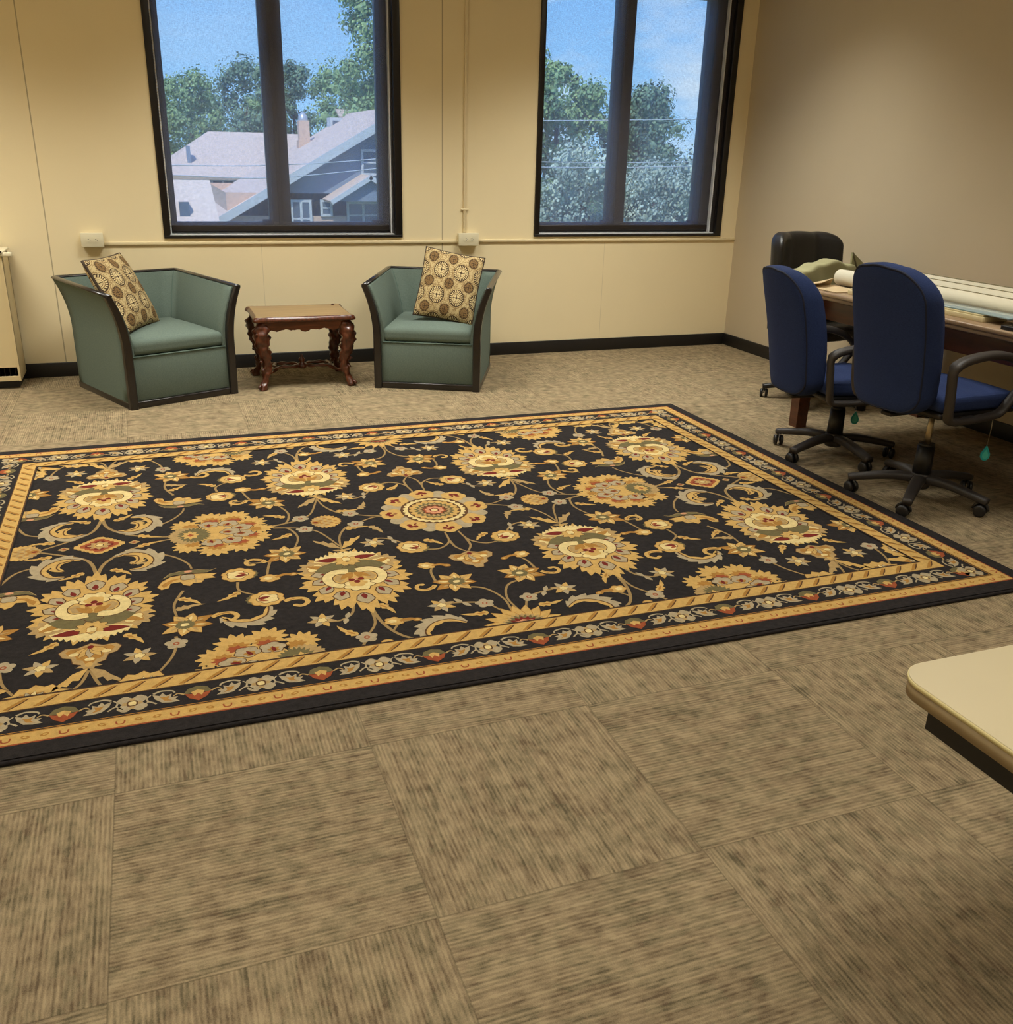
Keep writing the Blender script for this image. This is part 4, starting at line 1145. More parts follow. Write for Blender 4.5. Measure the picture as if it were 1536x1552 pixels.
def leaf_pair(T_):
    # open upward (+y), meeting at the origin
    for s_ in (-1, 1):
        poly(T_, [(0, 0), (s_ * .018, .035), (s_ * .034, .040), (s_ * .030, .062), (s_ * .055, .070), (s_ * .062, .100), (s_ * .090, .105), (s_ * .060, .118), (s_ * .035, .085), (s_ * .012, .05)] if 0 else
             [(0, -.004), (s_ * .012, .030), (s_ * .022, .060), (s_ * .038, .056), (s_ * .050, .084), (s_ * .062, .078), (s_ * .088, .100), (s_ * .082, .078), (s_ * .058, .050), (s_ * .040, .020)], TA if s_ < 0 else GO)
    for s_ in (-1, 1): poly(T_, drop(0, -.02, 90 - s_ * 75, .036, .008), TA)
    poly(T_, ell(0, -.022, .010, .012), GO)
def cone_bud(T_):
    # along +x to the tip
    pts = polar(.058, 0, .064, .072, jag(22, .12)); poly(T_, pts, GO, .002, OC)
    poly(T_, polar(.040, 0, .050, .058, jag(16, .15)), TA)
    for i in range(4):
        for j in range(-2, 3): poly(T_, drop(.028 + i * .020, j * .018, 0, .020, .006), OC if (i + j) % 2 else GO)
    poly(T_, drop(-.004, 0, 0, .044, .020), OC); poly(T_, drop(.002, 0, 0, .024, .008), RE)
def diamond(T_):
    poly(T_, polar(0, 0, .095, .088, lambda a: (1 - .22 * abs(sin(2 * a))) * (1 - .07 * abs(2 * ((a * 24 / (2 * pi)) % 1) - 1))), GO)
    poly(T_, polar(0, 0, .076, .070, lambda a: (1 - .25 * abs(sin(2 * a))) * (1 - .12 * abs(2 * ((a * 16 / (2 * pi)) % 1) - 1))), RU)
    poly(T_, polar(0, 0, .058, .052, lambda a: (1 - .28 * abs(sin(2 * a))) * (1 - .14 * abs(2 * ((a * 12 / (2 * pi)) % 1) - 1))), RE)
    poly(T_, polar(0, 0, .044, .040, jag(8, .35)), TA); poly(T_, polar(0, 0, .026, .024, jag(8, .3)), GO); poly(T_, ell(0, 0, .012, .012), CR, .003, BR)
def tiny_diamond(T_): poly(T_, polar(0, 0, .020, .018, jag(4, .25)), TA); poly(T_, polar(0, 0, .010, .009, jag(4, .25)), RU)
def half_fan(T_):
    # growing from the border, +y into the field
    poly(T_, [(-.075, 0), (-.070, .030), (-.048, .034), (-.034, .066), (-.010, .060), (.006, .078), (.030, .062), (.050, .070), (.070, .040), (.110, .024), (.120, 0)], GO, .003, BR)
    poly(T_, [(-.050, 0), (-.030, .034), (0, .040), (.030, .036), (.055, 0)], OC)
    for a in (50, 80, 110, 140): poly(T_, drop(0, .0, a, .046, .008), CR if a in (80,) else GR, .002, BR)

def put(fn, x, y, rot_=0, sc=1.0, layer=2, quad=4, fx=1, ky=1):
    """mirror into quadrants: 4 all, 'x' both sides of the y axis, 'y' above/below, 1 once"""
    Q = {4: ((1, 1), (-1, 1), (1, -1), (-1, -1)), 'x': ((1, 1), (-1, 1)), 'y': ((1, 1), (1, -1)), 1: ((1, 1),)}[quad]
    for sx, sy in Q:
        cnt[0] = 0
        fn(Tf(x, y, rot_, sc, sx, sy, layer, fx, ky))
def vine(pts, w=.0105, quad=4, m=ST, taper=.3):
    Q = {4: ((1, 1), (-1, 1), (1, -1), (-1, -1)), 'x': ((1, 1), (-1, 1)), 'y': ((1, 1), (1, -1))}[quad]
    for sx, sy in Q:
        vine.k = (vine.k + 1) % 70; cnt[0] = vine.k
        ribbon(Tf(0, 0, 0, 1, sx, sy, 0), pts, w, m, taper)
vine.k = 0
# vines (third quadrant, mirrored)
vine([(-1.306, -.288), (-1.331, -.163), (-1.382, -.097), (-1.52, -.002)], .014)
vine([(-1.306, -.288), (-1.283, -.178), (-1.213, -.085), (-1.12, -.030), (-1.04, -.010)], .014)
vine([(-1.255, -.130), (-1.19, -.105), (-1.126, -.128), (-1.05, -.188), (-1.004, -.264), (-.993, -.317)])
vine([(-1.62, -.30), (-1.573, -.185), (-1.487, -.140), (-1.38, -.10)])
vine([(-1.028, -.493), (-1.060, -.595), (-1.055, -.690)]); vine([(-1.063, -.821), (-1.061, -.868), (-1.081, -.955), (-1.13, -1.05)])
vine([(-1.541, -.898), (-1.525, -.97), (-1.480, -1.06)]); vine([(-1.305, -.955), (-1.325, -1.03), (-1.375, -1.085)]); vine([(-1.300, -.955), (-1.27, -1.05), (-1.225, -1.09)])
vine([(-.668, -.010), (-.615, -.030), (-.592, -.10), (-.594, -.164), (-.625, -.26)]); vine([(-.735, -.335), (-.790, -.330), (-.805, -.285)]); vine([(-.720, -.335), (-.735, -.40), (-.745, -.46)])
vine([(-.847, -.480), (-.848, -.549), (-.800, -.600)]); vine([(-.668, -.012), (-.60, -.030), (-.551, -.055), (-.50, -.11), (-.450, -.270)])
vine([(-.346, -.060), (-.395, -.09), (-.436, -.180), (-.450, -.300)]); vine([(-.210, -.012), (-.262, -.008), (-.346, -.055)])
vine([(-.324, -.250), (-.29, -.235), (-.245, -.262), (-.20, -.330)]); vine([(-.150, -.390), (-.092, -.398), (-.040, -.345), (-.028, -.250)]); vine([(-.034, -.330), (-.03, -.40), (-.005, -.450)])
vine([(-.501, -.770), (-.520, -.833), (-.568, -.868), (-.618, -.858)]); vine([(-.453, -.805), (-.460, -.914), (-.500, -.990)]); vine([(-.509, -1.005), (-.536, -1.060), (-.60, -1.085)])
vine([(-.449, -.805), (-.436, -.932), (-.390, -1.035), (-.300, -1.088)], .013); vine([(-.150, -.745), (-.07, -.760), (-.030, -.800), (-.006, -.880), (-.012, -.97)]) 
vine([(-.221, -.850), (-.146, -.862), (-.078, -.890), (-.040, -.965)]); vine([(-.345, -.930), (-.385, -.94), (-.42, -.99)])
vine([(-.190, -.690), (-.185, -.60), (-.165, -.55)])
# big motifs
put(big_palmette, -1.307, -.535, 0, 1.0, 3); put(big_palmette, -.452, -.563, 180, 1.0, 3)
put(big_peony, -.862, 0, 0, 1.0, 3, 'x'); put(big_peony, -.835, -1.075, 180, 1.0, 3)
put(rosette, 0, 0, 0, 1.0, 3, 1); put(half_sun, 0, -1.075, 0, 1.12, 3, 'y')
# mid motifs
put(daisy, -1.025, -.750, 10); put(daisy, -.660, -.285, 200); put(daisy, -.127, -.700, 190); put(daisy, -1.60, -.66, 0)
put(bud, -.840, -.420, 180); put(bud, -.768, -.640, 0); put(bud, -.190, -.355, 150)
put(tulip, -1.005, -.360, 0); put(tulip, -1.575, -.37, 0, 1, 2, 4, -1)
put(fan, -1.305, -.790, 0); put(fan, 0, -.452, 0, 1, 2, 'y')
put(grey_flower, -1.063, -.868); put(grey_flower, -.551, -.060); put(grey_flower, -.346, -.060); put(grey_flower, -.506, -1.003); put(grey_flower, -.080, -.890, 0, .95); put(grey_flower, -1.535, -.870)
put(star, -1.435, -.905, 0); put(star, -1.168, -.910, 40); put(star, -.618, -.850, 20); put(star, -.324, -.270, 0); put(star, -.222, -.862, 60)
put(leaf_pair, -.449, -.290, 0, 1.05); put(leaf_pair, -1.305, -.945, 180, 1.05)
put(cone_bud, -1.515, 0, 180, 1.0, 2, 'x'); put(cone_bud, -.512, 0, 0, .95, 2, 'x')
put(diamond, -1.307, 0, 0, 1, 2, 'x'); put(tiny_diamond, -1.43, -.005, 0, 1, 2, 'x'); put(tiny_diamond, -1.185, -.005, 0, 1, 2, 'x')
put(half_fan, -1.445, -1.075, 0, 1); put(half_fan, -1.150, -1.085, 0, 1, 2, 4, -1); put(half_fan, -1.60, -1.06, 30, .9); put(half_fan, -1.625, -.93, -90, .9)
put(curl_bloom, -.738, -.480, 0); put(curl_bloom, -.400, -.925, -14, .9); put(curl_bloom, -.185, -.540, -20, .9)
put(hook, -.950, -.722, 0, 1.0); put(hook, -.715, -.676, -10, 1.0); put(hook, -.735, -.340, 150, .9, 2, 4, 1, -1); put(hook, -.200, -.705, 200, .85)
put(twin, -.540, -.858, 10); put(twin, -.246, -.262, 40); put(twin, -.150, -.862, 60)
for x, y, a, m_ in ((-1.350, -.245, 215, GO), (-1.262, -.245, -35, GO), (-1.400, -.755, 225, GO), (-1.212, -.762, -45, GO), (-1.045, -.555, -35, GO), (-.850, -.560, 222, GO), (-.610, -.090, 215, GO), (-.130, -.300, -40, GO),
                    (-.530, -.980, 130, GO), (-.425, -.790, -55, GO), (-.090, -.955, 180, GO), (-1.055, -.640, 20, TA), (-.395, -.105, 10, GO), (-1.465, -.065, 190, GO), (-1.17, -.06, 30, GO), (-.30, -.100, -60, TA), (-1.20, -.20, -20, TA)):
    put(lambda T_, m_=m_: small_leaf(T_, m_), x, y, a, .95)
# acanthus fronds
def ac1(T_): frond(T_, [(-.0, .0), (.045, .020), (.090, -.005), (.110, -.060), (.085, -.110), (.040, -.120)], .043, GO, GR, 6, 1); frond(T_, [(.02, .006), (.06, -.01), (.065, -.05), (.045, -.075)], .024, GO, GO, 3, 1)
put(ac1, -1.245, -.130, 0, 1.15); put(ac1, -1.365, -.128, 0, 1.15, 2, 4, -1)
def ac2(T_): frond(T_, [(0, 0), (-.012, -.055), (-.06, -.085), (-.115, -.070), (-.145, -.030)], .042, GO, GR, 7, 1)
put(ac2, -.770, -.700, 0, 1.05)
def ac3(T_): frond(T_, [(0, 0), (-.008, .055), (.030, .105), (.085, .115), (.130, .080)], .042, GO, GR, 8, 1)
put(ac3, -.315, -1.085, 0, 1.05)
put(lambda T_: [poly(T_, ell(-.03, 0, .018, .012), GO, .002, OC), poly(T_, ell(0, .014, .018, .014), GO, .002, OC), poly(T_, ell(.03, 0, .018, .012), GO, .002, OC)], -.452, -1.065)

# borders: charcoal band, rope, small-flower band, gold band, charcoal edge
def frame_band(d0, d1, m, layer):
    """mitred frame between insets d0 (outer) and d1 (inner) from the rug edge"""
    z = RZ + layer * .0004 + .0012
    o = [(sx * (RHX - d0), sy * (RHY - d0)) for sx, sy in ((-1, -1), (1, -1), (1, 1), (-1, 1))]
    i_ = [(sx * (RHX - d1), sy * (RHY - d1)) for sx, sy in ((-1, -1), (1, -1), (1, 1), (-1, 1))]
    for q in range(4):
        a, b2 = o[q], o[(q + 1) % 4]; c, d = i_[(q + 1) % 4], i_[q]; S_ = 24
        for s_ in range(S_):
            u0, u1 = s_ / S_, (s_ + 1) / S_
            f = lambda P, Q_, u: (RCX + P[0] + (Q_[0] - P[0]) * u, RCY + P[1] + (Q_[1] - P[1]) * u, z)
            R_.add([f(a, b2, u0), f(a, b2, u1), f(d, c, u1), f(d, c, u0)], [(0, 1, 2, 3)], m)
frame_band(.004, .300, BK, 5)
frame_band(.062, .068, RU, 6); frame_band(.068, .112, GO, 6); frame_band(.112, .116, OC, 6); frame_band(.120, .123, OC, 6)
frame_band(.228, .232, BR, 6); frame_band(.232, .290, GO, 6); frame_band(.290, .295, BR, 6)
def along(side, s_, d, flip=1):
    """transform for a border unit: s along the side, inset d, +y pointing inward"""
    if side == 0: return (s_, -RHY + d, 0)
    if side == 1: return (RHX - d, s_, 90)
    if side == 2: return (-s_, RHY - d, 180)
    return (-RHX + d, -s_, 270)
def bunit(side, s_, d, fn, layer=8, rot_=0, fx=1, sc=1):
    x, y, r_ = along(side, s_, d); cnt[0] = 0
    fn(Tf(x, y, r_ + rot_, sc, 1, 1, layer, fx))
def bb_square(T_):
    for sx in (-1, 1):
        for sy in (-1, 1): poly(T_, polar(sx * .019, sy * .019, .020, .020, scal(4, .15, .78)), GR)
    for a in range(4): poly(T_, ell(.019 * cos(a * pi / 2), .019 * sin(a * pi / 2), .008, .008, 8), TA)
    poly(T_, polar(0, 0, .014, .014, jag(4, -.2)), BR); poly(T_, polar(0, 0, .011, .011, scal(4, .1)), CR)
def bb_palm(T_):
    poly(T_, [(-.038, .004), (-.026, .030), (0, .040), (.026, .030), (.038, .004)], OL)
    poly(T_, [(-.036, .006), (-.024, -.020), (-.010, -.030), (0, -.038), (.010, -.030), (.024, -.020), (.036, .006), (.018, .0), (0, .010), (-.018, .0)], RU)
    poly(T_, [(-.018, .010), (-.010, -.012), (0, .002), (.010, -.012), (.018, .010), (0, .020)], GO)
    for s_ in (-1, 1): ribbon(T_, [(s_ * .036, .004), (s_ * .052, .014), (s_ * .064, .004)], .006, TA)
def bb_leaf(T_):
    poly(T_, [(-.034, -.024), (-.010, -.026), (.012, -.020), (.030, .002), (.036, .026), (.018, .016), (.010, .030), (.0, .012), (-.014, .020), (-.012, .002), (-.030, .0), (-.022, -.012)], GR)
    poly(T_, [(-.016, -.018), (.006, -.012), (.018, .010), (.004, .006), (-.008, .010), (-.004, -.006)], OC)
    ribbon(T_, [(.034, .030), (.014, .040), (-.014, .034), (-.022, .022)], .008, GR)
def bb_tick(T_): ribbon(T_, [(-.020, -.022), (0, -.006), (.018, -.024)], .006, GR); ribbon(T_, [(0, -.008), (.004, .012), (-.006, .026)], .006, GR)
def bb_rope(T_): poly(T_, [(-.030, -.022), (-.020, -.024), (.002, -.006), (.030, .022), (.020, .024), (-.002, .006)], OC); poly(T_, [(-.018, -.024), (-.014, -.024), (.012, -.004), (.034, .021), (.030, .022), (.006, -.002)], BR)
def bb_bean(T_): poly(T_, ell(0, 0, .013, .008, 12, 20), OC); poly(T_, ell(.001, .001, .006, .004, 8, 20), GO)
def bb_ring(T_): ribbon(T_, [(-.012, .006), (-.008, -.010), (.008, -.010), (.012, .006)], .005, RU, 0)
for side in range(4):
    half = RHX if side in (0, 2) else RHY
    P_ = .339
    lim = half - .14; kk = int(lim / P_) + 2
    for i in range(-kk, kk + 1):
        s0 = i * P_
        if abs(s0) < lim: bunit(side, s0, .172, bb_palm)
        if abs(s0 + P_ / 2) < lim: bunit(side, s0 + P_ / 2, .172, bb_square)
        for off, fn, fx in ((.082, bb_leaf, 1), (-.082, bb_leaf, -1), (.128, bb_tick, 1), (-.128, bb_tick, -1)):
            if abs(s0 + off) < lim: bunit(side, s0 + off, .172, fn, 8, 0, fx)
    n_ = int((half - .26) / .074)
    for i in range(-n_, n_ + 1): bunit(side, i * .074, .261, bb_rope, 8)
    n_ = int((half - .09) / .045)
    for i in range(-n_, n_ + 1):
        bunit(side, i * .045, .090, bb_ring if i % 3 == 0 else bb_bean, 8, 0, 1 if i % 2 else -1, .9)
# body, bound edge; one rug mesh carries the woven pattern
S0 = MB()
def wave(x, y): return 0.0
S0.bbox(RCX - RHX, RCX + RHX, RCY - RHY, RCY + RHY, 0.0005, RZ + .0003, .004, 2, 0)
o = len(R_.v); R_.v += [tuple(v) for v in S0.v]; R_.f += [[i + o for i in f] for f in S0.f]; R_.m += [BK] * len(S0.f); R_.sm += S0.sm
rug = R_.build('area_rug', rug_mats, None, recalc=False)
tag(rug, 'large charcoal rug with gold floral pattern spread over the carpet tiles', 'rug')
k = MB()
P = [(RCX + sx * (RHX + .001), RCY + sy * (RHY + .001), .0065) for sx, sy in ((-1, -1), (1, -1), (1, 1), (-1, 1))]
k.tube(P, .0062, 8, closed=True); k.build('bound_edge', rug_mats[BK], rug)
# ---------------------------------------------------------------- outdoors seen through the windows
GZ = -4.2
M_roof = mat('pinkish_shingle', (226, 202, 186), .9, var=.08, vscale=9, bump=.4, bscale=25)
M_roof2 = mat('pale_shingle', (226, 206, 192), .9, var=.08, vscale=9, bump=.4, bscale=25)
M_siding = mat('slate_blue_siding', (128, 144, 166), .8, var=.06, stretch=(1, 1, 14), vscale=4)
M_brick = mat('tan_brick', (214, 184, 166), .85, var=.15, vscale=10, stretch=(1, 1, 2))
M_fascia = mat('white_fascia', (200, 206, 212), .6, var=.03)
M_pane = mat('dark_house_pane', (84, 98, 116), .1, var=.1)
M_grass = mat('lawn_grass', (92, 118, 62), .95, var=.2, vscale=.6)
M_metal = mat('galvanised_cap', (190, 196, 204), .4, metal=.4)
M_wire = mat('pale_cable', (186, 192, 200), .5)
b_ = MB(); b_.box(-60, 90, .6, 140, GZ - .3, GZ); structure(b_.build('lawn', M_grass))
def quad3(k, pts, th=.12, m=0):
    P = [Vector(p) for p in pts]; nrm = (P[1] - P[0]).cross(P[2] - P[0]).normalized()
    if nrm.z < 0: nrm = -nrm
    lo = [p - nrm * th for p in P]; n = len(P)
    k.add(P + lo, [list(range(n)), list(range(2 * n - 1, n - 1, -1))] + [(i, (i + 1) % n, n + (i + 1) % n, n + i) for i in range(n)], m)
def house_window(parent, x0, x1, z0, z1, y, splits=1):
    k = MB(); f = .09
    k.box(x0 - f, x0, y - .08, y, z0 - f, z1 + f); k.box(x1, x1 + f, y - .08, y, z0 - f, z1 + f); k.box(x0, x1, y - .08, y, z1, z1 + f); k.box(x0, x1, y - .08, y, z0 - f, z0)
    for i in range(1, splits): xx = x0 + (x1 - x0) * i / splits; k.box(xx - f / 2, xx + f / 2, y - .08, y, z0, z1)
    k.box(x0, x1, y - .06, y - .02, (z0 + z1) / 2 - .03, (z0 + z1) / 2 + .03)
    w = k.build('window_frame', M_fascia, parent)
    k = MB(); k.box(x0, x1, y - .045, y - .03, z0, z1); k.build('pane', M_pane, w)
# house 2: slate-blue gable towards us, ridge running away
h2 = thing('gabled_house', 'slate blue gabled house with white trim, brick below and pinkish roof, in the left window', 'house', (0, 0, 0))
apex = (5.0, 3.0); sl = (2.37 - .56) / (3.92 - .74)
xe = -2.1; ze = apex[1] - (apex[0] - xe) * sl
xr = 9.0; zr = apex[1] - (xr - apex[0]) * sl
Yf, Yb = 30.0, 39.5
k = MB(); k.add([(xe + .5, Yf, GZ), (xr - .5, Yf, GZ), (xr - .5, Yf, -.12), (xe + .5, Yf, -.12), (xe + .5, Yb, GZ), (xr - .5, Yb, GZ), (xr - .5, Yb, -.12), (xe + .5, Yb, -.12)], [(0, 1, 2, 3), (5, 4, 7, 6), (4, 0, 3, 7), (1, 5, 6, 2)])
k.build('brick_wall', M_brick, h2)
k = MB()
for Y in (Yf,): k.add([(xe + .55, Y, ze + .12), (xr - .3, Y, ze + .12), (xr - .3, Y, zr + .05), (apex[0], Y, apex[1] - .1), (xe + .55, Y + (.2 if Y == Yf else -.2), ze + .12), (xr - .3, Y + (.2 if Y == Yf else -.2), ze + .12), (xr - .3, Y + (.2 if Y == Yf else -.2), zr + .05), (apex[0], Y + (.2 if Y == Yf else -.2), apex[1] - .1)], [(0, 1, 2, 3), (7, 6, 5, 4), (0, 4, 5, 1), (1, 5, 6, 2), (2, 6, 7, 3), (3, 7, 4, 0)])

k.build('gable_siding', M_siding, h2)
k = MB(); quad3(k, [(xe, Yf - .6, ze), (apex[0], Yf - .6, apex[1]), (apex[0], Yb + .4, apex[1]), (xe, Yb + .4, ze)], .14); quad3(k, [(xr, Yf - .6, zr), (apex[0], Yf - .6, apex[1]), (apex[0], Yb + .4, apex[1]), (xr, Yb + .4, zr)], .14)
k.build('roof', M_roof, h2)
k = MB()
for a, za in ((xe, ze), (xr, zr)):
    k.add([(a, Yf - .64, za - .30), (apex[0], Yf - .64, apex[1] - .30), (apex[0], Yf - .64, apex[1] + .03), (a, Yf - .64, za + .03), (a, Yf - .60, za - .30), (apex[0], Yf - .60, apex[1] - .30), (apex[0], Yf - .60, apex[1] + .03), (a, Yf - .60, za + .03)], [(0, 1, 2, 3), (7, 6, 5, 4), (0, 4, 5, 1), (1, 5, 6, 2), (2, 6, 7, 3), (3, 7, 4, 0)])
k.build('fascia', M_fascia, h2)
house_window(h2, 3.42, 3.94, .62, 1.36, Yf - .02); house_window(h2, 2.82, 3.9, -1.3, -.48, Yf - .02, 2); house_window(h2, 1.84, 2.12, -.84, -.42, Yf - .02); house_window(h2, .75, 1.34, -1.6, -.43, Yf - .02, 2)
k = MB(); quad3(k, [(1.85, 28.4, -.30), (3.34, 28.4, .58), (3.34, 30, .58), (1.85, 30, -.30)], .1); quad3(k, [(4.83, 28.4, -.30), (3.34, 28.4, .58), (3.34, 30, .58), (4.83, 30, -.30)], .1); k.build('porch_roof', M_roof, h2)
k = MB()
for a in (1.85, 4.83): quad3(k, [(a, 28.33, -.29), (3.34, 28.33, .59), (3.34, 28.38, .59), (a, 28.38, -.29)], .16)
k.build('porch_trim', M_fascia, h2)
k = MB(); k.add([(2.0, 28.6, -.32), (4.68, 28.6, -.32), (3.34, 28.6, .46), (2.0, 28.7, -.32), (4.68, 28.7, -.32), (3.34, 28.7, .46)], [(0, 1, 2), (5, 4, 3), (0, 3, 4, 1), (1, 4, 5, 2), (2, 5, 3, 0)]); k.build('porch_gable', M_siding, h2)
k = MB(); k.box(2.28, 2.72, 37.6, 38.1, .6, 2.55); k.box(2.22, 2.78, 37.55, 38.15, 1.3, 1.75); k.build('chimney', M_brick, h2)
k = MB(); k.lathe([(.2, 2.55), (.2, 2.7), (.1, 2.86), (0, 2.92)], 14, M=tr(2.5, 37.85, 0)); k.build('chimney_cap', M_metal, h2)
k = MB(); k.box(3.9, 4.42, 39, 39.9, 1.6, 2.75); dm = k.build('dormer', M_fascia, h2); k = MB(); k.box(4.0, 4.32, 38.96, 39.0, 2.1, 2.62); k.build('dormer_pane', M_pane, dm)
k = MB(); k.box(5.2, 6.1, 43, 43.8, 1.5, 3.0); k.build('rear_chimney', M_brick, h2); k = MB(); quad3(k, [(5.0, 42.6, 2.92), (6.35, 42.6, 2.92), (6.25, 44.1, 3.3), (5.1, 44.1, 3.3)], .08); k.build('rear_chimney_roof', M_roof, h2)
# house 1: hipped roof behind, at left
h1 = thing('hip_roof_house', 'house with broad pinkish hipped roof at the left of the left window', 'house', (0, 0, 0))
k = MB(); quad3(k, [(-3.9, 41.5, .10), (2.6, 41.5, .08), (2.6, 48, 2.15), (-.88, 48, 2.12)], .16); quad3(k, [(-3.9, 41.5, .10), (-.88, 48, 2.12), (-3.9, 52, .1)], .16); quad3(k, [(-.88, 48, 2.12), (4.1, 48, 2.1), (4.1, 52, .1), (-3.9, 52, .1)], .16); quad3(k, [(2.6, 44.8, 1.1), (5, 44.8, 1.1), (4.1, 48, 2.12), (2.6, 48, 2.12)], .16)
k.build('roof', M_roof, h1)
k = MB(); k.box(-3.4, 3.6, 42.3, 51, GZ, .02); k.build('wall', mat('grey_blue_siding', (160, 174, 194), .8), h1)
k = MB(); k.box(-2.22, -2.06, 43.2, 44, .0, 1.4); k.build('vent_stack', M_siding, h1)
house_window(h1, -1.2, -.3, -.95, -.12, 42.28, 2)
# garage, nearest at lower left
g1 = thing('small_garage', 'small pale shingled garage roof at the lower left of the left window', 'garage', (0, 0, 0))
k = MB(); quad3(k, [(-5.4, 25.6, -.95), (-2.16, 25.6, -.95), (-2.26, 27.6, .36), (-5.4, 27.6, .35)], .12); quad3(k, [(-5.4, 27.6, .35), (-2.26, 27.6, .36), (-2.16, 29.0, -.6), (-5.4, 29.0, -.6)], .12); k.build('roof', M_roof2, g1)
k = MB(); k.box(-5.2, -2.35, 26.0, 28.7, GZ, -1.12); k.build('wall', M_brick, g1)
k = MB(); k.box(-3.35, -3.05, 26.0, 26.6, -1.0, -.25); k.build('roof_vent', M_pane, g1)
# trees: crowns of many small leaves round a trunk
def leaf_mat(name, a, b):
    m, t, bs = base_mat(name)
    g = t.new('ShaderNodeNewGeometry').outputs['Position']
    f = t.math('ADD', t.math('MULTIPLY_ADD', t.math('SUBTRACT', t.noise(g, 1.1, 3), .5), 2.4, .5), 0, clamp=True)
    t.link(t.mix(f, srgb(*a), srgb(*b)), bs.inputs['Base Color']); bs.inputs['Roughness'].default_value = .8
    return m
M_leafA = leaf_mat('green_leaves', (96, 128, 92), (176, 204, 140)); M_leafB = leaf_mat('deep_green_leaves', (82, 112, 98), (146, 174, 138)); M_leafC = leaf_mat('silvery_leaves', (104, 128, 116), (206, 222, 204))
M_bark = mat('tree_bark', (84, 70, 58), .9)
def tree(x, y, top, r_, label, m, squash=1.0, n=2600, group='trees beyond the houses', seed=1, low=None, leaf=.16):
    rnd = random.Random(seed)
    t_ = thing('leafy_tree', label, 'tree', (x, y, GZ), 0, group)
    H = top - GZ; cz = H - r_ * squash; lowz = 1.2 if low is None else low
    clumps = []
    for i in range(64):
        a, zz = rnd.uniform(0, 2 * pi), rnd.uniform(lowz, H - .12 * r_)
        env = r_ * max(.12, (1 - max(0, (zz - cz) / (H - cz)) ** 2.2) ** .5) if zz > cz else r_ * (.78 + .22 * max(0, (zz - lowz) / max(.1, cz - lowz)))
        d = env * rnd.uniform(.25, .85); clumps.append((Vector((d * cos(a), d * sin(a), zz)), r_ * rnd.uniform(.18, .36)))
    clumps.append((Vector((0, 0, H - .25 * r_)), r_ * .28))
    k = MB(); per = int(n * 4.4) // len(clumps)
    for c, cr in clumps:
        # a solid core so the crown is not see-through
        k.lathe([(cr * .36 * cos(q), cr * .36 * sin(q)) for q in (-1.57, -1.0, -.5, 0, .5, 1.0, 1.57)], 7, M=Matrix.Translation(c) @ Matrix.Rotation(rnd.uniform(0, 3), 4, Vector((rnd.random(), rnd.random(), rnd.random() + .1)).normalized()))
        for i in range(per):
            v = Vector((rnd.gauss(0, 1), rnd.gauss(0, 1), rnd.gauss(0, 1))).normalized(); p = c + v * cr * rnd.uniform(.55, 1.35)
            nn = (v + Vector((rnd.uniform(-.7, .7), rnd.uniform(-.7, .7), rnd.uniform(-.3, .9)))).normalized(); u = nn.orthogonal().normalized(); w = nn.cross(u)
            s_ = leaf * .66 * rnd.uniform(.45, 1.2); k.add([p + u * s_, p + w * s_ * .7, p - u * s_, p - w * s_ * .7], [(0, 1, 2, 3)])
    k.build('crown', m, t_, recalc=False)
    k = MB(); k.tube([(0, 0, 0), (.05, 0, H * .4), (0, .05, H * .75)], [.26, .2, .08], 10); k.build('trunk', M_bark, t_)
    return t_
tree(-3.4, 58.5, 4.9, 2.6, 'leafy green tree at far left of the left window behind the hipped roof', M_leafA, .9, seed=2)
tree(-.9, 64.5, 5.9, 2.3, 'taller green tree behind the hipped roof ridge, left pane', M_leafA, 1.1, seed=3)
tree(2.3, 59, 6.5, 2.3, 'dark green pointed tree next to the middle mullion, left pane', M_leafB, 1.5, seed=4)
tree(6.1, 65, 6.9, 1.9, 'narrow dark green tree right of the mullion above the chimney', M_leafB, 1.6, seed=5)
tree(8.2, 58.5, 6.3, 3.0, 'broad light green tree behind the slate blue house', M_leafA, 1.0, seed=6)
tree(.5, 70.5, 5.0, 2.2, 'small light green tree low between two taller ones, left pane', M_leafA, 1, seed=15); tree(4.4, 72, 5.2, 2.4, 'green tree directly behind the mullion of the left window', M_leafA, 1, seed=16); tree(11.5, 66, 6.0, 3.0, 'green tree right behind the slate blue roof peak', M_leafB, 1, seed=17)
tree(-5.8, 52.5, 3.8, 2.4, 'green tree half cut off by the left edge of the left window', M_leafB, 1, seed=18)
tree(7.5, 44.2, 10.5, 2.5, 'tall big green tree at the upper right of the left window', M_leafA, 1.9, seed=7, n=5200)
tree(8.2, 27.5, 6.1, 1.7, 'tall green tree at the left edge of the right window', M_leafA, 1.7, seed=8, n=5200, group='trees outside the right window', leaf=.13)
tree(10.35, 28, 4.55, .75, 'slim green tree with a round top, left pane of the right window', M_leafA, 1.3, seed=9, group='trees outside the right window', leaf=.12)
tree(12.4, 31, 4.1, 1.9, 'light green broad tree behind the mullion of the right window', M_leafA, .9, seed=10, n=4200, group='trees outside the right window', leaf=.13)
tree(15.6, 31.5, 4.1, 1.9, 'darker green tree at the right side of the right window', M_leafB, .9, seed=11, n=4200, group='trees outside the right window', leaf=.13)
tree(19.2, 37, 4.4, 1.6, 'dark green tree cut by the right frame of the right window', M_leafB, .9, seed=12, group='trees outside the right window', leaf=.13)
tree(8.6, 21.5, 1.9, 1.7, 'silvery green bush tree low in the left pane of the right window', M_leafC, 1.0, seed=13, n=5200, group='trees outside the right window', low=.6, leaf=.10)
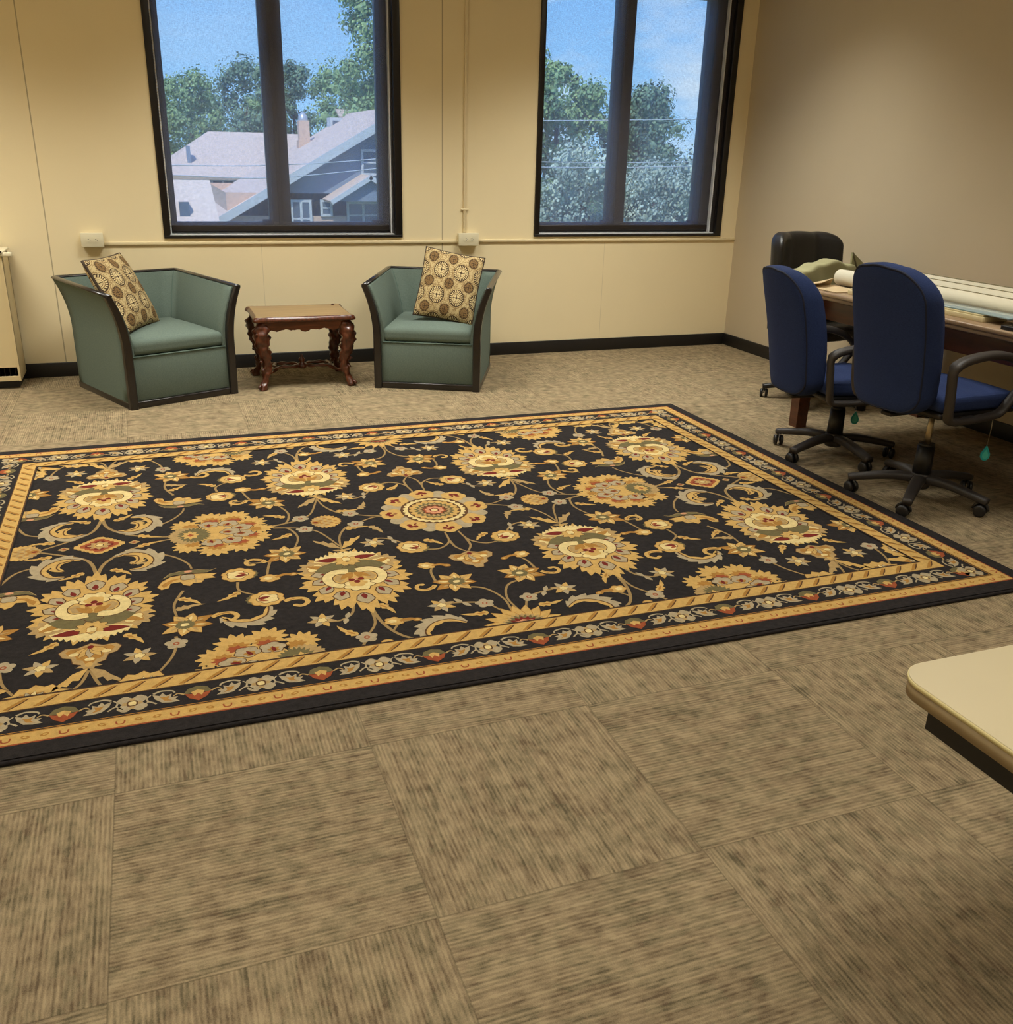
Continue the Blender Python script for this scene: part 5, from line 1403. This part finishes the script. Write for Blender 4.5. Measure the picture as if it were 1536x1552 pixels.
tree(11.6, 22.5, 1.45, 1.8, 'silvery green bush tree low in the right pane of the right window', M_leafC, 1.0, seed=14, n=5200, group='trees outside the right window', low=.6, leaf=.10)
tree(14.4, 24.5, 1.3, 1.8, 'silvery green bush tree low at the right edge of the right window', M_leafC, 1.0, seed=19, n=4200, group='trees outside the right window', low=.6, leaf=.11)
# overhead cables and their poles
for x in (-8.0, 4.05, 13.0):
    up_ = thing('utility_pole', 'wooden utility pole carrying the overhead cables', 'pole', (x, 18, GZ), 0, 'utility poles')
    k = MB(); k.tube([(0, .14, 0), (0, .14, 7.4)], .12, 12); k.bbox(-.06, .06, -.02, .10, 4.9, 7.3, .01); k.build('pole_shaft', M_bark, up_)
def cable(pts, label, r_=.012):
    k = MB(); k.tube(smooth_path(pts, 8), r_, 6); tag(k.build('overhead_cable', M_wire), label, 'cable', 'overhead cables')
cable([(-8, 18, .95), (-3.7, 18, .98), (-1.5, 18, 1.02), (1.2, 18, 1.22), (4.05, 18, 1.6)], 'upper overhead cable crossing the left window')
cable([(-8, 18, .86), (-3.7, 18, .76), (-1.5, 18, .73), (.9, 18, .96), (4.05, 18, 1.35)], 'lower overhead cable crossing the left window')
cable([(4.05, 18, 2.2), (7.54, 18, 2.33), (13, 18, 2.57)], 'highest of the three overhead cables crossing the right window')
cable([(4.05, 18, 1.24), (8, 18, 1.27), (13, 18, 1.44)], 'middle overhead cable crossing the right window'); cable([(4.05, 18, 1.10), (8, 18, 1.15), (13, 18, 1.32)], 'lowest overhead cable crossing the right window')
# ---------------------------------------------------------------- ceiling lights, daylight, camera
M_troffer = mat('white_troffer', (225, 225, 220), .4)
def lamp_mat():
    m, t, b = base_mat('lit_diffuser'); b.inputs['Emission Color'].default_value = (1, .88, .66, 1); b.inputs['Emission Strength'].default_value = 1.5; return m
M_diff = lamp_mat()
LC = (1.0, 0.99, 0.91)
for x in (-5.9, -3.65, -1.4):
    for y, watts in ((-1.35, 33), (-3.8, 14), (-6.3, 14), (-8.5, 10)):
        t_ = thing('ceiling_light', 'recessed fluorescent ceiling light panel', 'ceiling light', (x, y, CEIL), 0, 'recessed ceiling lights')
        k = MB(); k.box(-.62, .62, -.31, -.29, -.02, 0); k.box(-.62, .62, .29, .31, -.02, 0); k.box(-.62, -.60, -.29, .29, -.02, 0); k.box(.60, .62, -.29, .29, -.02, 0); k.build('frame', M_troffer, t_)
        k = MB(); k.box(-.6, .6, -.29, .29, -.006, -.001); k.build('diffuser', M_diff, t_)
        L = bpy.data.lights.new('ceiling_lamp', 'AREA'); L.shape = 'RECTANGLE'; L.size = 1.15; L.size_y = .55; L.energy = watts; L.color = LC; L.spread = radians(110 if y > -2 else 122)
        lo = bpy.data.objects.new('ceiling_lamp', L); COL.objects.link(lo); lo.parent = t_; lo.location = (0, 0, -.03)
S = bpy.data.lights.new('sun', 'SUN'); S.energy = 6.0; S.angle = radians(.6); S.color = (1, .95, .86)
so = bpy.data.objects.new('sun', S); COL.objects.link(so); so.rotation_euler = Vector((.45, .75, -.95)).to_track_quat('-Z', 'Y').to_euler(); so.location = (0, -5, 20)
# sky with drifting clouds
W = bpy.data.worlds.new('World'); bpy.context.scene.world = W; W.use_nodes = True
t = NT(W); bgn = t.n['Background']
tc = t.new('ShaderNodeTexCoord').outputs['Generated']; sep = t.new('ShaderNodeSeparateXYZ'); t.link(tc, sep.inputs[0])
up = t.math('ADD', t.math('MULTIPLY', sep.outputs[2], 2.6), 0.0, clamp=True)
sky = t.mix(up, srgb(158, 208, 254), srgb(66, 142, 240))
n = t.noise(t.mapped(tc, (2.2, 2.2, 5.5), (.35, .2, 1.1)), 2.1, 6, .58)
cl = t.math('ADD', t.math('MULTIPLY', t.math('SUBTRACT', n, .44), 4.0), 0, clamp=True)
right = t.math('ADD', t.math('MULTIPLY', t.math('SUBTRACT', sep.outputs[0], .20), 6.0), 0, clamp=True)   # more cloud towards the east
cl = t.math('MULTIPLY', cl, t.math('ADD', t.math('MULTIPLY', right, .8), .15))
t.link(t.mix(cl, sky, srgb(232, 238, 246)), bgn.inputs['Color']); bgn.inputs['Strength'].default_value = 2.3

cam = bpy.data.cameras.new('camera'); co = bpy.data.objects.new('camera', cam); COL.objects.link(co)
cam.sensor_fit = 'HORIZONTAL'; cam.sensor_width = 36.0; cam.lens = 36.0 * 1414.47 / 1536
cam.clip_end = 500
r_ = Vector((0.93807628, -0.34553434, 0.02487809)); u_ = Vector((0.10211007, 0.34440727, 0.93325086)); w_ = Vector((0.33103842, 0.87292019, -0.35836282))
co.matrix_world = Matrix(((r_.x, u_.x, -w_.x, -4.38966), (r_.y, u_.y, -w_.y, -6.61554), (r_.z, u_.z, -w_.z, 1.425815), (0, 0, 0, 1)))
sc = bpy.context.scene; sc.camera = co
sc.view_settings.view_transform = 'Standard'; sc.view_settings.look = 'None'; sc.view_settings.exposure = 0.0; sc.view_settings.gamma = 1.0
sc.view_settings.use_curve_mapping = False
